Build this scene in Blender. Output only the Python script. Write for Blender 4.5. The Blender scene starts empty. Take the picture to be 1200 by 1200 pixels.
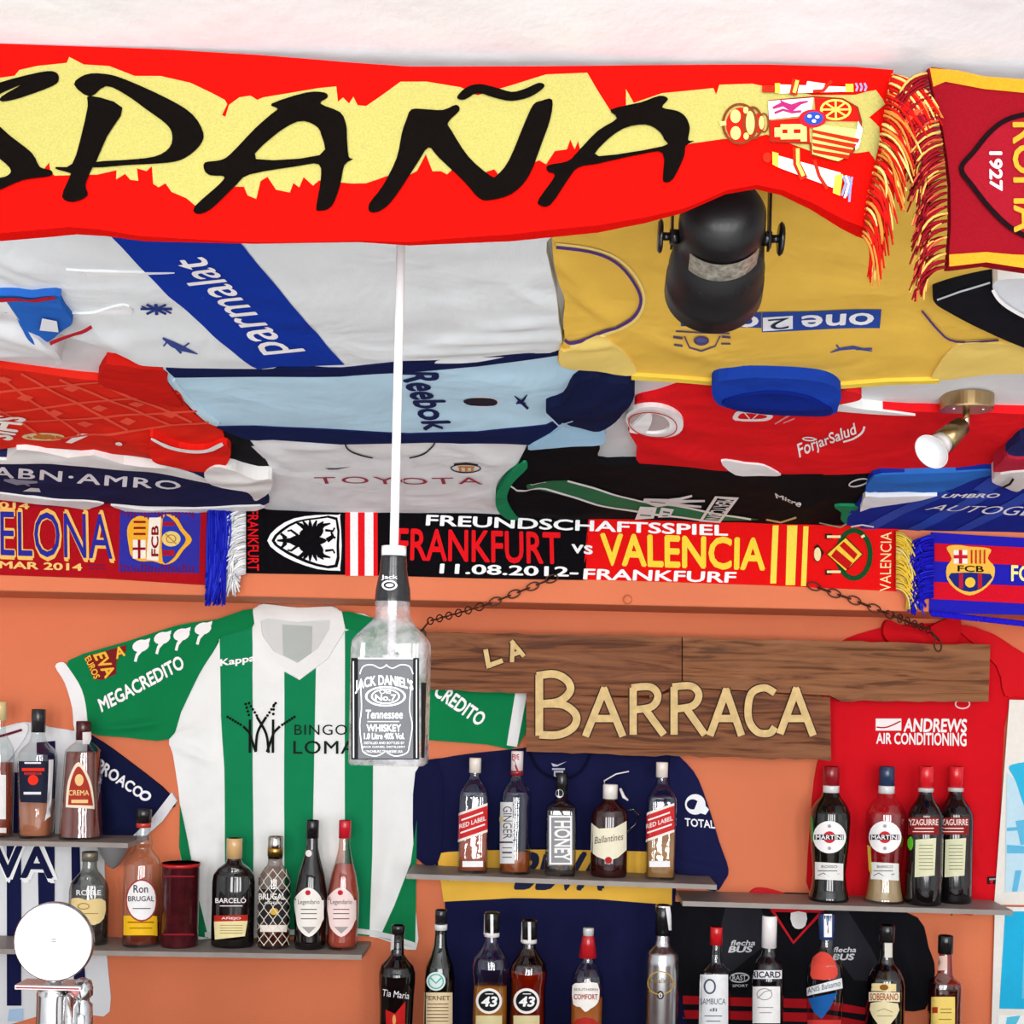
import bpy, bmesh, math, random
from mathutils import Vector, Matrix, noise
from mathutils.geometry import tessellate_polygon
random.seed(7)
SC = bpy.context.scene
COL = SC.collection
EYE = 1.7
# photograph geometry: principal point, focal length in pixels of the 1200 px frame, slight roll of the hand-held camera
PX, PY, F, ROLL = 640.0, 800.0, 1600.0, 0.0227
CR, SR = math.cos(ROLL), math.sin(ROLL)
cam = bpy.data.cameras.new('camera'); camo = bpy.data.objects.new('camera', cam); COL.objects.link(camo)
cam.sensor_width = 36; cam.lens = 36 * F / 1200
cam.shift_x = (600 - PX) / 1200; cam.shift_y = (PY - 600) / 1200
cam.clip_start = 0.05
camo.matrix_world = Matrix(((CR, -SR, 0, 0), (0, 0, -1, 0), (SR, CR, 0, EYE), (0, 0, 0, 1)))
SC.camera = camo
SC.view_settings.view_transform = 'Standard'; SC.view_settings.look = 'None'
SC.view_settings.exposure = -0.09; SC.view_settings.gamma = 1.0; SC.view_settings.use_curve_mapping = False
w = bpy.data.worlds.new('sky'); SC.world = w; w.use_nodes = True
w.node_tree.nodes['Background'].inputs[0].default_value = (0.93, 0.97, 1.0, 1)
w.node_tree.nodes['Background'].inputs[1].default_value = 0.95
# daylight through tall openings between the added piers, behind the camera
for lx, wd, pw in ((-1.55, 0.75, 66), (-0.30, 0.6, 58), (0.55, 0.6, 58), (1.75, 0.75, 66)):
    l = bpy.data.lights.new('terrace_daylight', 'AREA'); l.shape = 'RECTANGLE'; l.size = wd; l.size_y = 2.2
    l.energy = pw; l.color = (1.0, 0.995, 0.985)
    lo = bpy.data.objects.new('terrace_daylight', l); COL.objects.link(lo)
    lo.location = (lx, -2.5, 1.62); lo.rotation_euler = (math.radians(90), 0, 0)

# ------------------------------------------------------------------ colour and materials
def lin(h):
    if isinstance(h, str):
        h = h.lstrip('#'); c = [int(h[i:i + 2], 16) / 255 for i in (0, 2, 4)]
    else: c = h
    return [x / 12.92 if x <= 0.04045 else ((x + 0.055) / 1.055) ** 2.4 for x in c]
MC = {}
def mat(col, rough=.6, metal=0, var=.06, vscale=8, bump=0, bscale=60, coat=0, sheen=0, emit=0, stretch=(1, 1, 1), spec=.5, bump2=0, b2scale=5):
    key = (str(col), rough, metal, var, vscale, bump, bscale, coat, sheen, emit, stretch, spec, bump2, b2scale)
    if key in MC: return MC[key]
    m = bpy.data.materials.new('procedural'); m.use_nodes = True; nt = m.node_tree; N = nt.nodes; L = nt.links
    p = N['Principled BSDF']; c = lin(col)
    tc = N.new('ShaderNodeTexCoord'); mp = N.new('ShaderNodeMapping'); mp.inputs['Scale'].default_value = stretch
    L.new(tc.outputs['Object'], mp.inputs[0])
    n = N.new('ShaderNodeTexNoise'); n.inputs['Scale'].default_value = vscale; n.inputs['Detail'].default_value = 4
    L.new(mp.outputs[0], n.inputs['Vector'])
    r = N.new('ShaderNodeMapRange'); r.inputs['From Min'].default_value = .3; r.inputs['From Max'].default_value = .7
    r.inputs['To Min'].default_value = 1 - var; r.inputs['To Max'].default_value = 1 + var
    L.new(n.outputs['Fac'], r.inputs['Value'])
    vm = N.new('ShaderNodeVectorMath'); vm.operation = 'SCALE'; vm.inputs[0].default_value = c
    L.new(r.outputs[0], vm.inputs['Scale']); L.new(vm.outputs[0], p.inputs['Base Color'])
    p.inputs['Roughness'].default_value = rough; p.inputs['Metallic'].default_value = metal
    p.inputs['Coat Weight'].default_value = coat; p.inputs['Coat Roughness'].default_value = .03
    p.inputs['Sheen Weight'].default_value = sheen; p.inputs['Specular IOR Level'].default_value = spec
    last = None
    if bump2:
        n2 = N.new('ShaderNodeTexNoise'); n2.inputs['Scale'].default_value = b2scale; n2.inputs['Detail'].default_value = 3
        n2.inputs['Distortion'].default_value = .6; L.new(mp.outputs[0], n2.inputs['Vector'])
        b = N.new('ShaderNodeBump'); b.inputs['Strength'].default_value = 1; b.inputs['Distance'].default_value = bump2
        L.new(n2.outputs['Fac'], b.inputs['Height']); last = b
    if bump:
        n2 = N.new('ShaderNodeTexNoise'); n2.inputs['Scale'].default_value = bscale; n2.inputs['Detail'].default_value = 5
        L.new(mp.outputs[0], n2.inputs['Vector'])
        b = N.new('ShaderNodeBump'); b.inputs['Strength'].default_value = 1; b.inputs['Distance'].default_value = bump
        L.new(n2.outputs['Fac'], b.inputs['Height'])
        if last: L.new(last.outputs[0], b.inputs['Normal'])
        last = b
    if last: L.new(last.outputs[0], p.inputs['Normal'])
    if emit:
        p.inputs['Emission Color'].default_value = (*c, 1); p.inputs['Emission Strength'].default_value = emit
    MC[key] = m; return m
def cloth(c, spec=.06): return mat(c, .85, var=.03, vscale=14, bump=.0004, bscale=700, spec=spec, bump2=.014, b2scale=5)
def knit(c): return mat(c, .9, var=.10, vscale=500, bump=.0008, bscale=450, spec=.04, bump2=.004, b2scale=6)
def ink(c): return mat(c, .7, var=.02, vscale=20, spec=.08)
def paper(c): return mat(c, .6, var=.03, vscale=90, bump=.0001, bscale=300, spec=.12)
def gloss(c): return mat(c, .25, var=.04, vscale=30, coat=.25, spec=.4)
def darkglass(c): return mat(c, .05, var=.1, vscale=30, coat=.5, spec=.5)
def chrome(c='#d8d8d8', r=.12): return mat(c, r, 1, var=.03, vscale=20)
def glass(c='#f4f8f8', dens=1.0, key='g'):
    k = (key, c, dens)
    if k in MC: return MC[k]
    m = bpy.data.materials.new('procedural_glass'); m.use_nodes = True; nt = m.node_tree; N = nt.nodes; L = nt.links
    N.remove(N['Principled BSDF']); out = N['Material Output']
    tr = N.new('ShaderNodeBsdfTransparent'); gl = N.new('ShaderNodeBsdfGlossy'); gl.inputs['Roughness'].default_value = .03
    c3 = [x ** dens for x in lin(c)]
    n = N.new('ShaderNodeTexNoise'); n.inputs['Scale'].default_value = 25
    tc = N.new('ShaderNodeTexCoord'); L.new(tc.outputs['Object'], n.inputs['Vector'])
    bu = N.new('ShaderNodeBump'); bu.inputs['Distance'].default_value = .0012; bu.inputs['Strength'].default_value = 1; L.new(n.outputs['Fac'], bu.inputs['Height'])
    L.new(bu.outputs[0], gl.inputs['Normal'])
    lw = N.new('ShaderNodeLayerWeight'); lw.inputs['Blend'].default_value = .35
    # the wall of the glass is crossed at a slant near the outline, so it absorbs more there
    cr = N.new('ShaderNodeMix'); cr.data_type = 'RGBA'; cr.inputs['A'].default_value = (*c3, 1)
    cr.inputs['B'].default_value = (*[x * .5 for x in c3], 1)
    pw = N.new('ShaderNodeMath'); pw.operation = 'POWER'; pw.inputs[1].default_value = 3; L.new(lw.outputs['Facing'], pw.inputs[0])
    L.new(pw.outputs[0], cr.inputs['Factor']); L.new(cr.outputs['Result'], tr.inputs['Color'])
    fr = N.new('ShaderNodeFresnel'); fr.inputs['IOR'].default_value = 1.55; L.new(bu.outputs[0], fr.inputs['Normal'])
    ml = N.new('ShaderNodeMath'); ml.operation = 'MULTIPLY_ADD'; ml.inputs[1].default_value = 1.3; ml.inputs[2].default_value = .05; ml.use_clamp = True
    ge = N.new('ShaderNodeNewGeometry'); inv = N.new('ShaderNodeMath'); inv.operation = 'SUBTRACT'; inv.inputs[0].default_value = 1; L.new(ge.outputs['Backfacing'], inv.inputs[1])
    fm = N.new('ShaderNodeMath'); fm.operation = 'MULTIPLY'; L.new(fr.outputs[0], ml.inputs[0])
    L.new(ml.outputs[0], fm.inputs[0]); L.new(inv.outputs[0], fm.inputs[1]); mx = N.new('ShaderNodeMixShader'); L.new(fm.outputs[0], mx.inputs[0]); L.new(tr.outputs[0], mx.inputs[1]); L.new(gl.outputs[0], mx.inputs[2])
    L.new(mx.outputs[0], out.inputs['Surface']); MC[k] = m; return m
def frosted():
    m = glass('#f6f6f7', 1.0, 'fr')
    if 'done' in m: return m
    m['done'] = 1; nt = m.node_tree; N = nt.nodes; L = nt.links; out = N['Material Output']; src = out.inputs['Surface'].links[0].from_socket
    df = N.new('ShaderNodeBsdfDiffuse'); df.inputs['Color'].default_value = (.82, .81, .83, 1); tl = N.new('ShaderNodeBsdfTranslucent'); tl.inputs['Color'].default_value = (.85, .85, .86, 1)
    n = N.new('ShaderNodeTexNoise'); n.inputs['Scale'].default_value = 60; n.inputs['Detail'].default_value = 6; r = N.new('ShaderNodeMapRange')
    tc = N.new('ShaderNodeTexCoord'); L.new(tc.outputs['Object'], n.inputs['Vector'])
    r.inputs['From Min'].default_value = .35; r.inputs['From Max'].default_value = .65; r.inputs['To Min'].default_value = .12; r.inputs['To Max'].default_value = .5; L.new(n.outputs['Fac'], r.inputs['Value'])
    a = N.new('ShaderNodeMixShader'); a.inputs[0].default_value = .4; L.new(df.outputs[0], a.inputs[1]); L.new(tl.outputs[0], a.inputs[2])
    b = N.new('ShaderNodeMixShader'); L.new(r.outputs[0], b.inputs[0]); L.new(src, b.inputs[1]); L.new(a.outputs[0], b.inputs[2]); L.new(b.outputs[0], out.inputs['Surface']); return m
def liquid(c):
    k = ('liq', c)
    if k in MC: return MC[k]
    m = bpy.data.materials.new('procedural_liquid'); m.use_nodes = True; nt = m.node_tree; N = nt.nodes; L = nt.links
    p = N['Principled BSDF']; cc = [min(1, x ** .95) for x in lin(c)]
    n = N.new('ShaderNodeTexNoise'); n.inputs['Scale'].default_value = 18
    tc = N.new('ShaderNodeTexCoord'); L.new(tc.outputs['Object'], n.inputs['Vector'])
    cr = N.new('ShaderNodeMix'); cr.data_type = 'RGBA'; cr.inputs['A'].default_value = (*[x * .85 for x in cc], 1); cr.inputs['B'].default_value = (*cc, 1)
    L.new(n.outputs['Fac'], cr.inputs['Factor']); L.new(cr.outputs['Result'], p.inputs['Base Color'])
    p.inputs['Transmission Weight'].default_value = .38; p.inputs['Roughness'].default_value = .06; p.inputs['IOR'].default_value = 1.34
    MC[k] = m; return m

# ------------------------------------------------------------------ object helpers
ORG = {}
def tag(o, label, cat, group=None):
    o['label'] = label; o['category'] = cat
    if group: o['group'] = group
    return o
def thing(name, label, cat, loc, group=None):
    o = bpy.data.objects.new(name, None); COL.objects.link(o); o.location = loc; o.empty_display_size = .02
    ORG[o.name] = Vector(loc); return tag(o, label, cat, group)
def build(name, verts, faces, m, parent=None, smooth=False, label=None, mi=None):
    og = ORG[parent.name] if parent else Vector((0, 0, 0))
    me = bpy.data.meshes.new(name); me.from_pydata([(v[0] - og[0], v[1] - og[1], v[2] - og[2]) for v in verts], [], faces)
    for x in (m if isinstance(m, list) else [m]): me.materials.append(x)
    if mi: me.polygons.foreach_set('material_index', mi)
    if smooth: me.polygons.foreach_set('use_smooth', [True] * len(me.polygons))
    me.update()
    o = bpy.data.objects.new(name, me); COL.objects.link(o)
    if parent: o.parent = parent
    ORG[o.name] = og
    if label: o['label'] = label
    return o
def struct(o): o['kind'] = 'structure'; return o
def box(x0, x1, y0, y1, z0, z1, bev=0):
    bm = bmesh.new(); bmesh.ops.create_cube(bm, size=1)
    for v in bm.verts: v.co = Vector(((x0 + x1) / 2 + v.co.x * (x1 - x0), (y0 + y1) / 2 + v.co.y * (y1 - y0), (z0 + z1) / 2 + v.co.z * (z1 - z0)))
    if bev: bmesh.ops.bevel(bm, geom=bm.edges[:], offset=bev, segments=2, affect='EDGES', profile=.5)
    bm.verts.index_update()
    r = [tuple(v.co) for v in bm.verts], [tuple(v.index for v in f.verts) for f in bm.faces]; bm.free(); return r
def frame_of(d):
    d = Vector(d).normalized(); a = Vector((0, 0, 1)) if abs(d.z) < .9 else Vector((1, 0, 0))
    u = d.cross(a).normalized(); return d, u, d.cross(u).normalized()
def revolve(c, axis, prof, seg=32, caps=True):
    """prof: list of (t along axis, radius)"""
    d, u, v = frame_of(axis); c = Vector(c); V = []; Fc = []
    for t, r in prof:
        for k in range(seg):
            a = 2 * math.pi * k / seg; V.append(tuple(c + d * t + (u * math.cos(a) + v * math.sin(a)) * max(r, 1e-5)))
    for i in range(len(prof) - 1):
        for k in range(seg):
            k2 = (k + 1) % seg; Fc.append((i * seg + k, i * seg + k2, (i + 1) * seg + k2, (i + 1) * seg + k))
    if caps: Fc.append(tuple(range(seg))[::-1]); n = (len(prof) - 1) * seg; Fc.append(tuple(range(n, n + seg)))
    return V, Fc
def tube(pts, r, seg=6, V=None, Fc=None):
    V = [] if V is None else V; Fc = [] if Fc is None else Fc; b = len(V); n = len(pts)
    for i, p in enumerate(pts):
        t = Vector(pts[min(i + 1, n - 1)]) - Vector(pts[max(i - 1, 0)]); d, u, v = frame_of(t)
        rr = r[i] if isinstance(r, (list, tuple)) else r
        for k in range(seg):
            a = 2 * math.pi * k / seg; V.append(tuple(Vector(p) + (u * math.cos(a) + v * math.sin(a)) * rr))
    for i in range(n - 1):
        for k in range(seg):
            k2 = (k + 1) % seg; Fc.append((b + i * seg + k, b + i * seg + k2, b + (i + 1) * seg + k2, b + (i + 1) * seg + k))
    Fc.append(tuple(b + k for k in range(seg))[::-1]); Fc.append(tuple(b + (n - 1) * seg + k for k in range(seg)))
    return V, Fc

# ------------------------------------------------------------------ photograph rays and the real planes they meet
def ray(px, py):
    u = (px - PX) / F; q = (PY - py) / F
    return u * CR - q * SR, u * SR + q * CR
def at(px, py, y):
    X, Z = ray(px, py); return Vector((X * y, y, EYE + Z * y))
CH, CS = 0.893, 0.18            # ceiling height above the eye at y=0 and its fall towards the back wall
WALL, BEAM, HANG = 3.2, 2.93, 1.40
CN = Vector((0, -CS, -1)).normalized()
def fbm(a, b, s, fx, fy, amp, warp=.0):
    v = noise.noise(Vector((a * fx + s * 3.7, b * fy - s * 1.3, s * .77))) + .5 * noise.noise(Vector((a * fx * 2.1 + s, b * fy * 2.1, s * 1.9 + 5)))
    return amp * (.5 + .45 * v)
CF = [(500, 398, 655, 392, 4, .005), (480, 410, 650, 404, 3, .004), (570, 380, 655, 372, 4, .005), (600, 335, 650, 355, 5, .004), (660, 330, 720, 372, 4, .006), (655, 300, 700, 350, 5, .005), (665, 400, 720, 395, 3, .004), (760, 395, 860, 425, 5, .004),
      (-20, 285, 60, 325, 5, .006), (-20, 305, 50, 335, 4, .005), (20, 365, 70, 412, 4, .007), (100, 375, 170, 420, 5, .006), (-20, 378, 50, 400, 4, .006), (120, 505, 180, 515, 4, .005), (150, 520, 205, 531, 3, .005), (300, 515, 345, 545, 4, .005), (330, 521, 400, 523, 3, .004), (540, 520, 590, 545, 4, .005),
      (245, 552, 310, 549, 3, .006), (255, 562, 300, 566, 3, .005), (760, 520, 850, 540, 5, .005), (800, 470, 870, 465, 4, .004), (1160, 525, 1190, 500, 5, .006), (610, 575, 640, 540, 5, .006), (620, 592, 700, 599, 4, .005), (920, 575, 960, 600, 4, .006), (940, 590, 975, 575, 4, .005), (650, 475, 720, 442, 5, .006), (670, 480, 735, 455, 4, .006),
      (860, 452, 970, 455, 3, .005), (1040, 560, 1140, 555, 4, .004)]
WF = [(200, 866, 240, 850, 4, .008), (205, 872, 250, 892, 4, .008), (150, 852, 200, 842, 3, .005), (110, 855, 190, 848, 3, .006), (110, 842, 150, 820, 4, .005), (225, 940, 238, 1085, 6, .008), (470, 950, 440, 1092, 8, .008), (386, 960, 392, 1090, 8, .004), (800, 1000, 848, 1012, 5, .008), (795, 1018, 840, 1028, 5, .009), (522, 1062, 526, 1180, 6, .005), (620, 1070, 615, 1190, 9, .006), (702, 1070, 708, 1190, 9, .006),
      (1060, 733, 1090, 760, 5, .010), (1040, 740, 1075, 748, 4, .008), (1130, 742, 1150, 800, 6, .009), (1102, 732, 1112, 768, 4, .008), (1120, 950, 1165, 1050, 6, .009), (1090, 1000, 1160, 1056, 5, .007), (976, 830, 982, 890, 5, .009), (1000, 750, 1030, 775, 5, .006), (112, 900, 150, 975, 6, .006), (120, 982, 152, 958, 4, .006), (828, 1062, 850, 1150, 7, .006), (1040, 1080, 1080, 1150, 7, .006), (1060, 1120, 1078, 1180, 6, .007), (505, 890, 515, 990, 5, .006),
      (262, 750, 300, 740, 4, .004), (300, 790, 330, 800, 4, .004), (305, 780, 330, 788, 3, .003)]
def folds(L, px, py):
    h = 0
    for x0, y0, x1, y1, w_, a in L:
        if px < min(x0, x1) - 25 or px > max(x0, x1) + 25 or py < min(y0, y1) - 25 or py > max(y0, y1) + 25: continue
        dx, dy = x1 - x0, y1 - y0; l2 = dx * dx + dy * dy; t = max(0, min(1, ((px - x0) * dx + (py - y0) * dy) / l2))
        d2 = (px - x0 - t * dx) ** 2 + (py - y0 - t * dy) ** 2; h += a * 1.35 * math.exp(-d2 / (w_ * w_ * 2.4)) * (.35 + .65 * math.sin(math.pi * t))
    return h
def ceil_surf(base=.004, seed=1, fx=5, fy=9, amp=.008):
    def f(px, py, off):
        X, Z = ray(px, py); y = (CH - base) / (Z + CS)
        p = Vector((X * y, y, EYE + Z * y))
        return p + CN * (off + (fbm(p.x, y, seed, fx, fy, amp) + folds(CF, px, py) if off >= 0 else 0))
    return f
def vert_surf(y0, seed=1, fx=5, fy=5, amp=.006, extra=None):
    def f(px, py, off):
        p = at(px, py, y0)
        if off >= 0:
            h = off + fbm(p.x, p.z, seed, fx, fy, amp)
            if y0 == WALL: h += folds(WF, px, py)
            if extra: h += extra(px, py)
        else: h = .0006
        p.y -= h; return p
    return f

# ------------------------------------------------------------------ shapes drawn in the plane of a cloth, label or board
def ell(cx, cy, rx, ry, n=24, rot=0, a0=0, a1=360):
    c, s = math.cos(rot), math.sin(rot); o = []
    full = abs(a1 - a0) >= 360
    for k in range(n if full else n + 1):
        a = math.radians(a0 + (a1 - a0) * k / n); x, y = rx * math.cos(a), ry * math.sin(a)
        o.append((cx + x * c - y * s, cy + x * s + y * c))
    return o
def ring(cx, cy, rx, ry, t, n=28, rot=0): return [ell(cx, cy, rx, ry, n, rot), ell(cx, cy, max(rx - t, .1), max(ry - t, .1), n, rot)]
def st(pts, w, closed=False):
    """stroke of width w along pts, as one ring"""
    n = len(pts); Lf = []; R = []
    for i in range(n):
        if closed: a, b = pts[i - 1], pts[(i + 1) % n]
        else: a, b = pts[max(i - 1, 0)], pts[min(i + 1, n - 1)]
        dx, dy = b[0] - a[0], b[1] - a[1]; l = math.hypot(dx, dy) or 1; ww = (w[i] if isinstance(w, (list, tuple)) else w) / 2
        Lf.append((pts[i][0] - dy / l * ww, pts[i][1] + dx / l * ww)); R.append((pts[i][0] + dy / l * ww, pts[i][1] - dx / l * ww))
    if closed: return [Lf, R] if abs(area(Lf)) > abs(area(R)) else [R, Lf]
    return Lf + R[::-1]
def area(r): return sum(r[i - 1][0] * r[i][1] - r[i][0] * r[i - 1][1] for i in range(len(r))) / 2
def sm(pts, k=4, closed=True):
    n = len(pts); o = []
    for i in range(n if closed else n - 1):
        p0, p1, p2, p3 = (pts[(i + j) % n] if closed else pts[min(max(i + j, 0), n - 1)] for j in (-1, 0, 1, 2))
        for j in range(k):
            t = j / k; o.append(tuple(.5 * (2 * p1[a] + (p2[a] - p0[a]) * t + (2 * p0[a] - 5 * p1[a] + 4 * p2[a] - p3[a]) * t * t + (3 * p1[a] - p0[a] - 3 * p2[a] + p3[a]) * t ** 3) for a in (0, 1)))
    if not closed: o.append(pts[-1])
    return o
def rect(x0, y0, x1, y1): return [(x0, y0), (x1, y0), (x1, y1), (x0, y1)]
def tris_of(shape):
    rings = shape if isinstance(shape[0], list) else [shape]
    rings = [[(float(a), float(b)) for a, b in r] for r in rings]
    vs = [p for r in rings for p in r]
    return vs, [tuple(t) for t in tessellate_polygon([[Vector((a, b, 0)) for a, b in r] for r in rings])]
TC = {}
def text_raw(s, off, shear=0, space=1.0):
    k = (s, off, shear, space)
    if k in TC: return TC[k]
    c = bpy.data.curves.new('t', 'FONT'); c.body = s; c.offset = off; c.resolution_u = 3; c.shear = shear; c.space_character = space; c.fill_mode = 'FRONT'
    o = bpy.data.objects.new('t', c); COL.objects.link(o); dg = bpy.context.evaluated_depsgraph_get()
    e = o.evaluated_get(dg); me = e.to_mesh(); me.calc_loop_triangles()
    vs = [(v.co.x, v.co.y) for v in me.vertices]; ts = [tuple(t.vertices) for t in me.loop_triangles]
    e.to_mesh_clear(); bpy.data.objects.remove(o); bpy.data.curves.remove(c); TC[k] = (vs, ts); return TC[k]
def T(s, tl, tr, br, bl, bold=.02, shear=0, space=1.0, arch=0):
    """lettering filling a four-cornered field"""
    vs, ts = text_raw(s, 0, shear, space); b = vs; zs = None
    if bold > .012:
        k = bold * .62; n = len(vs); q = [(0, 0), (k, 0), (-k, 0), (0, k), (0, -k), (k * .7, k * .7), (-k * .7, -k * .7)]
        zs = [i * 3e-5 for i in range(len(q)) for _ in range(n)]
        ts = [tuple(a + i * n for a in t) for i in range(len(q)) for t in ts]; vs = [(x + dx, y + dy) for dx, dy in q for x, y in vs]
    x0, x1 = min(v[0] for v in b), max(v[0] for v in b); y0, y1 = min(v[1] for v in b), max(v[1] for v in b); o = []
    for x, y in vs:
        u, v = (x - x0) / (x1 - x0), (y - y0) / (y1 - y0)
        v += arch * (1 - (2 * u - 1) ** 2) - arch
        o.append(tuple((tl[a] * (1 - u) + tr[a] * u) * v + (bl[a] * (1 - u) + br[a] * u) * (1 - v) for a in (0, 1)))
    return ('tri', o, ts, zs)
def Tr(s, x0, y0, x1, y1, **k): return T(s, (x0, y0), (x1, y0), (x1, y1), (x0, y1), **k)

SPLIT = {'border', 'stripe', 'side_panel', 'hem', 'hoop', 'trim', 'piping', 'side_stripe', 'seam_fold', 'sponsor_box', 'band_edge', 'diagonal_stripe', 'neck_strip', 'label_edge', 'panel', 'collar_trim', 'lettering', 'coat_of_arms', 'painted_shape'}
STUFF = {'woven_pattern', 'diamond_pattern', 'net'}
def sheet(name, surf, off, m, shapes, parent=None, grid=(12, 8), rim=False, label=None, kind=None):
    """cuts the drawn shapes on a grid and lays them on the surface; rim closes the edge back to the surface behind"""
    bm = bmesh.new(); xs = []; ys = []
    if name in SPLIT and len(shapes) > 1:
        return [sheet(name, surf, off + (i % 9) * 9e-5, m, [q], parent, grid, rim, label, kind) for i, q in enumerate(shapes)][0]
    for j, s in enumerate(shapes):
        zs = None
        if isinstance(s, tuple): _, vs, ts, zs = s
        else: vs, ts = tris_of(s)
        bv = [bm.verts.new((a, b, (j % 9) * 9e-5 + (zs[i] if zs else 0))) for i, (a, b) in enumerate(vs)]
        for t in ts:
            a, b, c = (vs[i] for i in t)
            ar = (b[0] - a[0]) * (c[1] - a[1]) - (c[0] - a[0]) * (b[1] - a[1])
            if abs(ar) < 1e-7: continue
            try: bm.faces.new([bv[i] for i in (t if ar < 0 else t[::-1])])
            except ValueError: pass
        xs += [v[0] for v in vs]; ys += [v[1] for v in vs]
    if grid:
        for ax, g, q in ((0, grid[0], xs), (1, grid[1], ys)):
            k = math.floor(min(q) / g) + 1
            while k * g < max(q):
                co = [0, 0, 0]; co[ax] = k * g; no = [0, 0, 0]; no[ax] = 1
                bmesh.ops.bisect_plane(bm, geom=bm.verts[:] + bm.edges[:] + bm.faces[:], dist=1e-5, plane_co=co, plane_no=no); k += 1
    loose = [v for v in bm.verts if not v.link_faces]
    if loose: bmesh.ops.delete(bm, geom=loose, context='VERTS')
    bm.verts.index_update()
    P2 = [(v.co.x, v.co.y) for v in bm.verts]; V = [surf(v.co.x, v.co.y, off + v.co.z) for v in bm.verts]
    Fc = [tuple(v.index for v in f.verts) for f in bm.faces]
    if rim:
        for e in bm.edges:
            if len(e.link_faces) == 1:
                l = e.link_faces[0]; vi = [v.index for v in l.verts]; a, b = e.verts[0].index, e.verts[1].index
                if vi[(vi.index(a) + 1) % len(vi)] != b: a, b = b, a
                n = len(V); V += [V[a], V[b], surf(*P2[b], -1), surf(*P2[a], -1)]; Fc.append((n + 1, n, n + 3, n + 2))
    bm.free()
    o = build(name, V, Fc, m, parent, smooth=True, label=label)
    if kind or name in STUFF: o['kind'] = kind or 'stuff'
    return o
D1, D2, D3 = .0015, .0026, .0036      # print lies on cloth; further layers of print lie on that
SG = (24, 16)

# ================================================================== THE SETTING
orange = mat('#d97750', .7, var=.05, vscale=3, bump=.0006, bscale=90, bump2=.004, b2scale=3, spec=.25)
white_paint = mat('#dadde0', .55, var=.03, vscale=2, bump=.0012, bscale=40, bump2=.008, b2scale=4, spec=.4)
# back wall
v, f = box(-4, 4, WALL, WALL + .2, 0, 2.4); struct(build('wall_back', v, f, orange))
# ceiling: a real slab that falls towards the back wall
y0, y1 = -2.6, WALL; z0, z1 = EYE + CH - CS * y0, EYE + CH - CS * y1
v = [(-4, y0, z0), (4, y0, z0), (4, y1, z1), (-4, y1, z1)] + [(-4, y0, z0 + .2), (4, y0, z0 + .2), (4, y1, z1 + .2), (-4, y1, z1 + .2)]
struct(build('ceiling', v, [(0, 1, 2, 3)[::-1], (4, 5, 6, 7), (0, 1, 5, 4), (1, 2, 6, 5), (2, 3, 7, 6), (3, 0, 4, 7)], white_paint))
for nm, xa, xb in (('wall_left', -4.2, -4), ('wall_right', 4, 4.2)):
    v, f = box(xa, xb, -2.6, WALL, 0, 3.1); struct(build(nm, v, f, white_paint))
v, f = box(-4.2, 4.2, -6, WALL, -.1, 0); struct(build('floor', v, f, mat('#f3f4f4', .5, var=.04, vscale=2)))
# unseen piers added behind the camera to darken reflections between the daylight openings
for k, (xa, xb) in enumerate(((-4, -3.2), (-2.4, -1.95), (-1.15, -.62), (.02, .23), (.87, 1.35), (2.15, 2.5), (3.3, 4))):
    v, f = box(xa, xb, -2.8, -2.6, 0, 3.1); struct(build('added_pier', v, f, white_paint))
v, f = box(-4, 4, -2.8, -2.6, 2.75, 3.1); struct(build('added_header', v, f, white_paint))  # unseen header added with the piers to close off bright sky
# beam along the top of the back wall
bz = at(640, 707, BEAM).z; bt = EYE + CH - CS * BEAM
v, f = box(-4, 4, BEAM, WALL, bz, bt, .004); struct(build('trim_1', v, f, orange))

# ================================================================== CEILING SHIRTS
def shirt(label, pxy, surf_base=CH, y=None, group=None, ceil=True):
    if ceil:
        X, Z = ray(*pxy); yy = CH / (Z + CS); loc = (X * yy, yy, EYE + Z * yy)
    else: loc = at(pxy[0], pxy[1], y)
    return thing('football_shirt', label, 'shirt', loc, group)
def P(parent, name, surf, off, c, shapes, rim=False, grid=SG, label=None, m=None):
    return sheet(name, surf, off, m or cloth(c), shapes, parent, grid=grid, rim=rim, label=label)
def I(parent, name, surf, off, c, shapes, grid=SG, label=None): return sheet(name, surf, off, ink(c), shapes, parent, grid=grid, label=label)
CG = (8, 3)
WG = (5, 5)
# --- white shirt with the diagonal blue band
t = shirt('long white shirt on ceiling with wide diagonal royal blue band and white lettering', (380, 350)); s = ceil_surf(.012, 2, 4, 9, .010)
P(t, 'body', s, 0, '#e6ecee', [sm([(-60, 200), (655, 200), (641, 280), (643, 300), (651, 335), (655, 370), (656, 406), (610, 412), (560, 420), (505, 422), (468, 421), (400, 428), (360, 425), (330, 424), (305, 429), (180, 425), (150, 415), (110, 400), (72, 388), (62, 380), (20, 362), (-60, 356)], 3)], True, CG)
P(t, 'sleeve', ceil_surf(.024, 12, 9, 14, .012), 0, '#e6e8ea', [sm([(-60, 336), (0, 345), (15, 358), (30, 378), (45, 388), (58, 398), (68, 405), (73, 418), (66, 422), (60, 413), (0, 416), (-60, 418)], 3)], True, CG)
P(t, 'band', s, D1, '#1336a0', [[(75, 205), (232, 205), (284, 283), (340, 350), (404, 424), (360, 425), (330, 424), (303, 428), (295, 424), (250, 388), (200, 343), (135, 277)]], False, CG)
I(t, 'lettering', s, D2, '#f6f4f4', [T('parmalat', (292, 409), (193, 295), (254, 295), (362, 409), bold=.015, shear=-.2)], CG)
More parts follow.
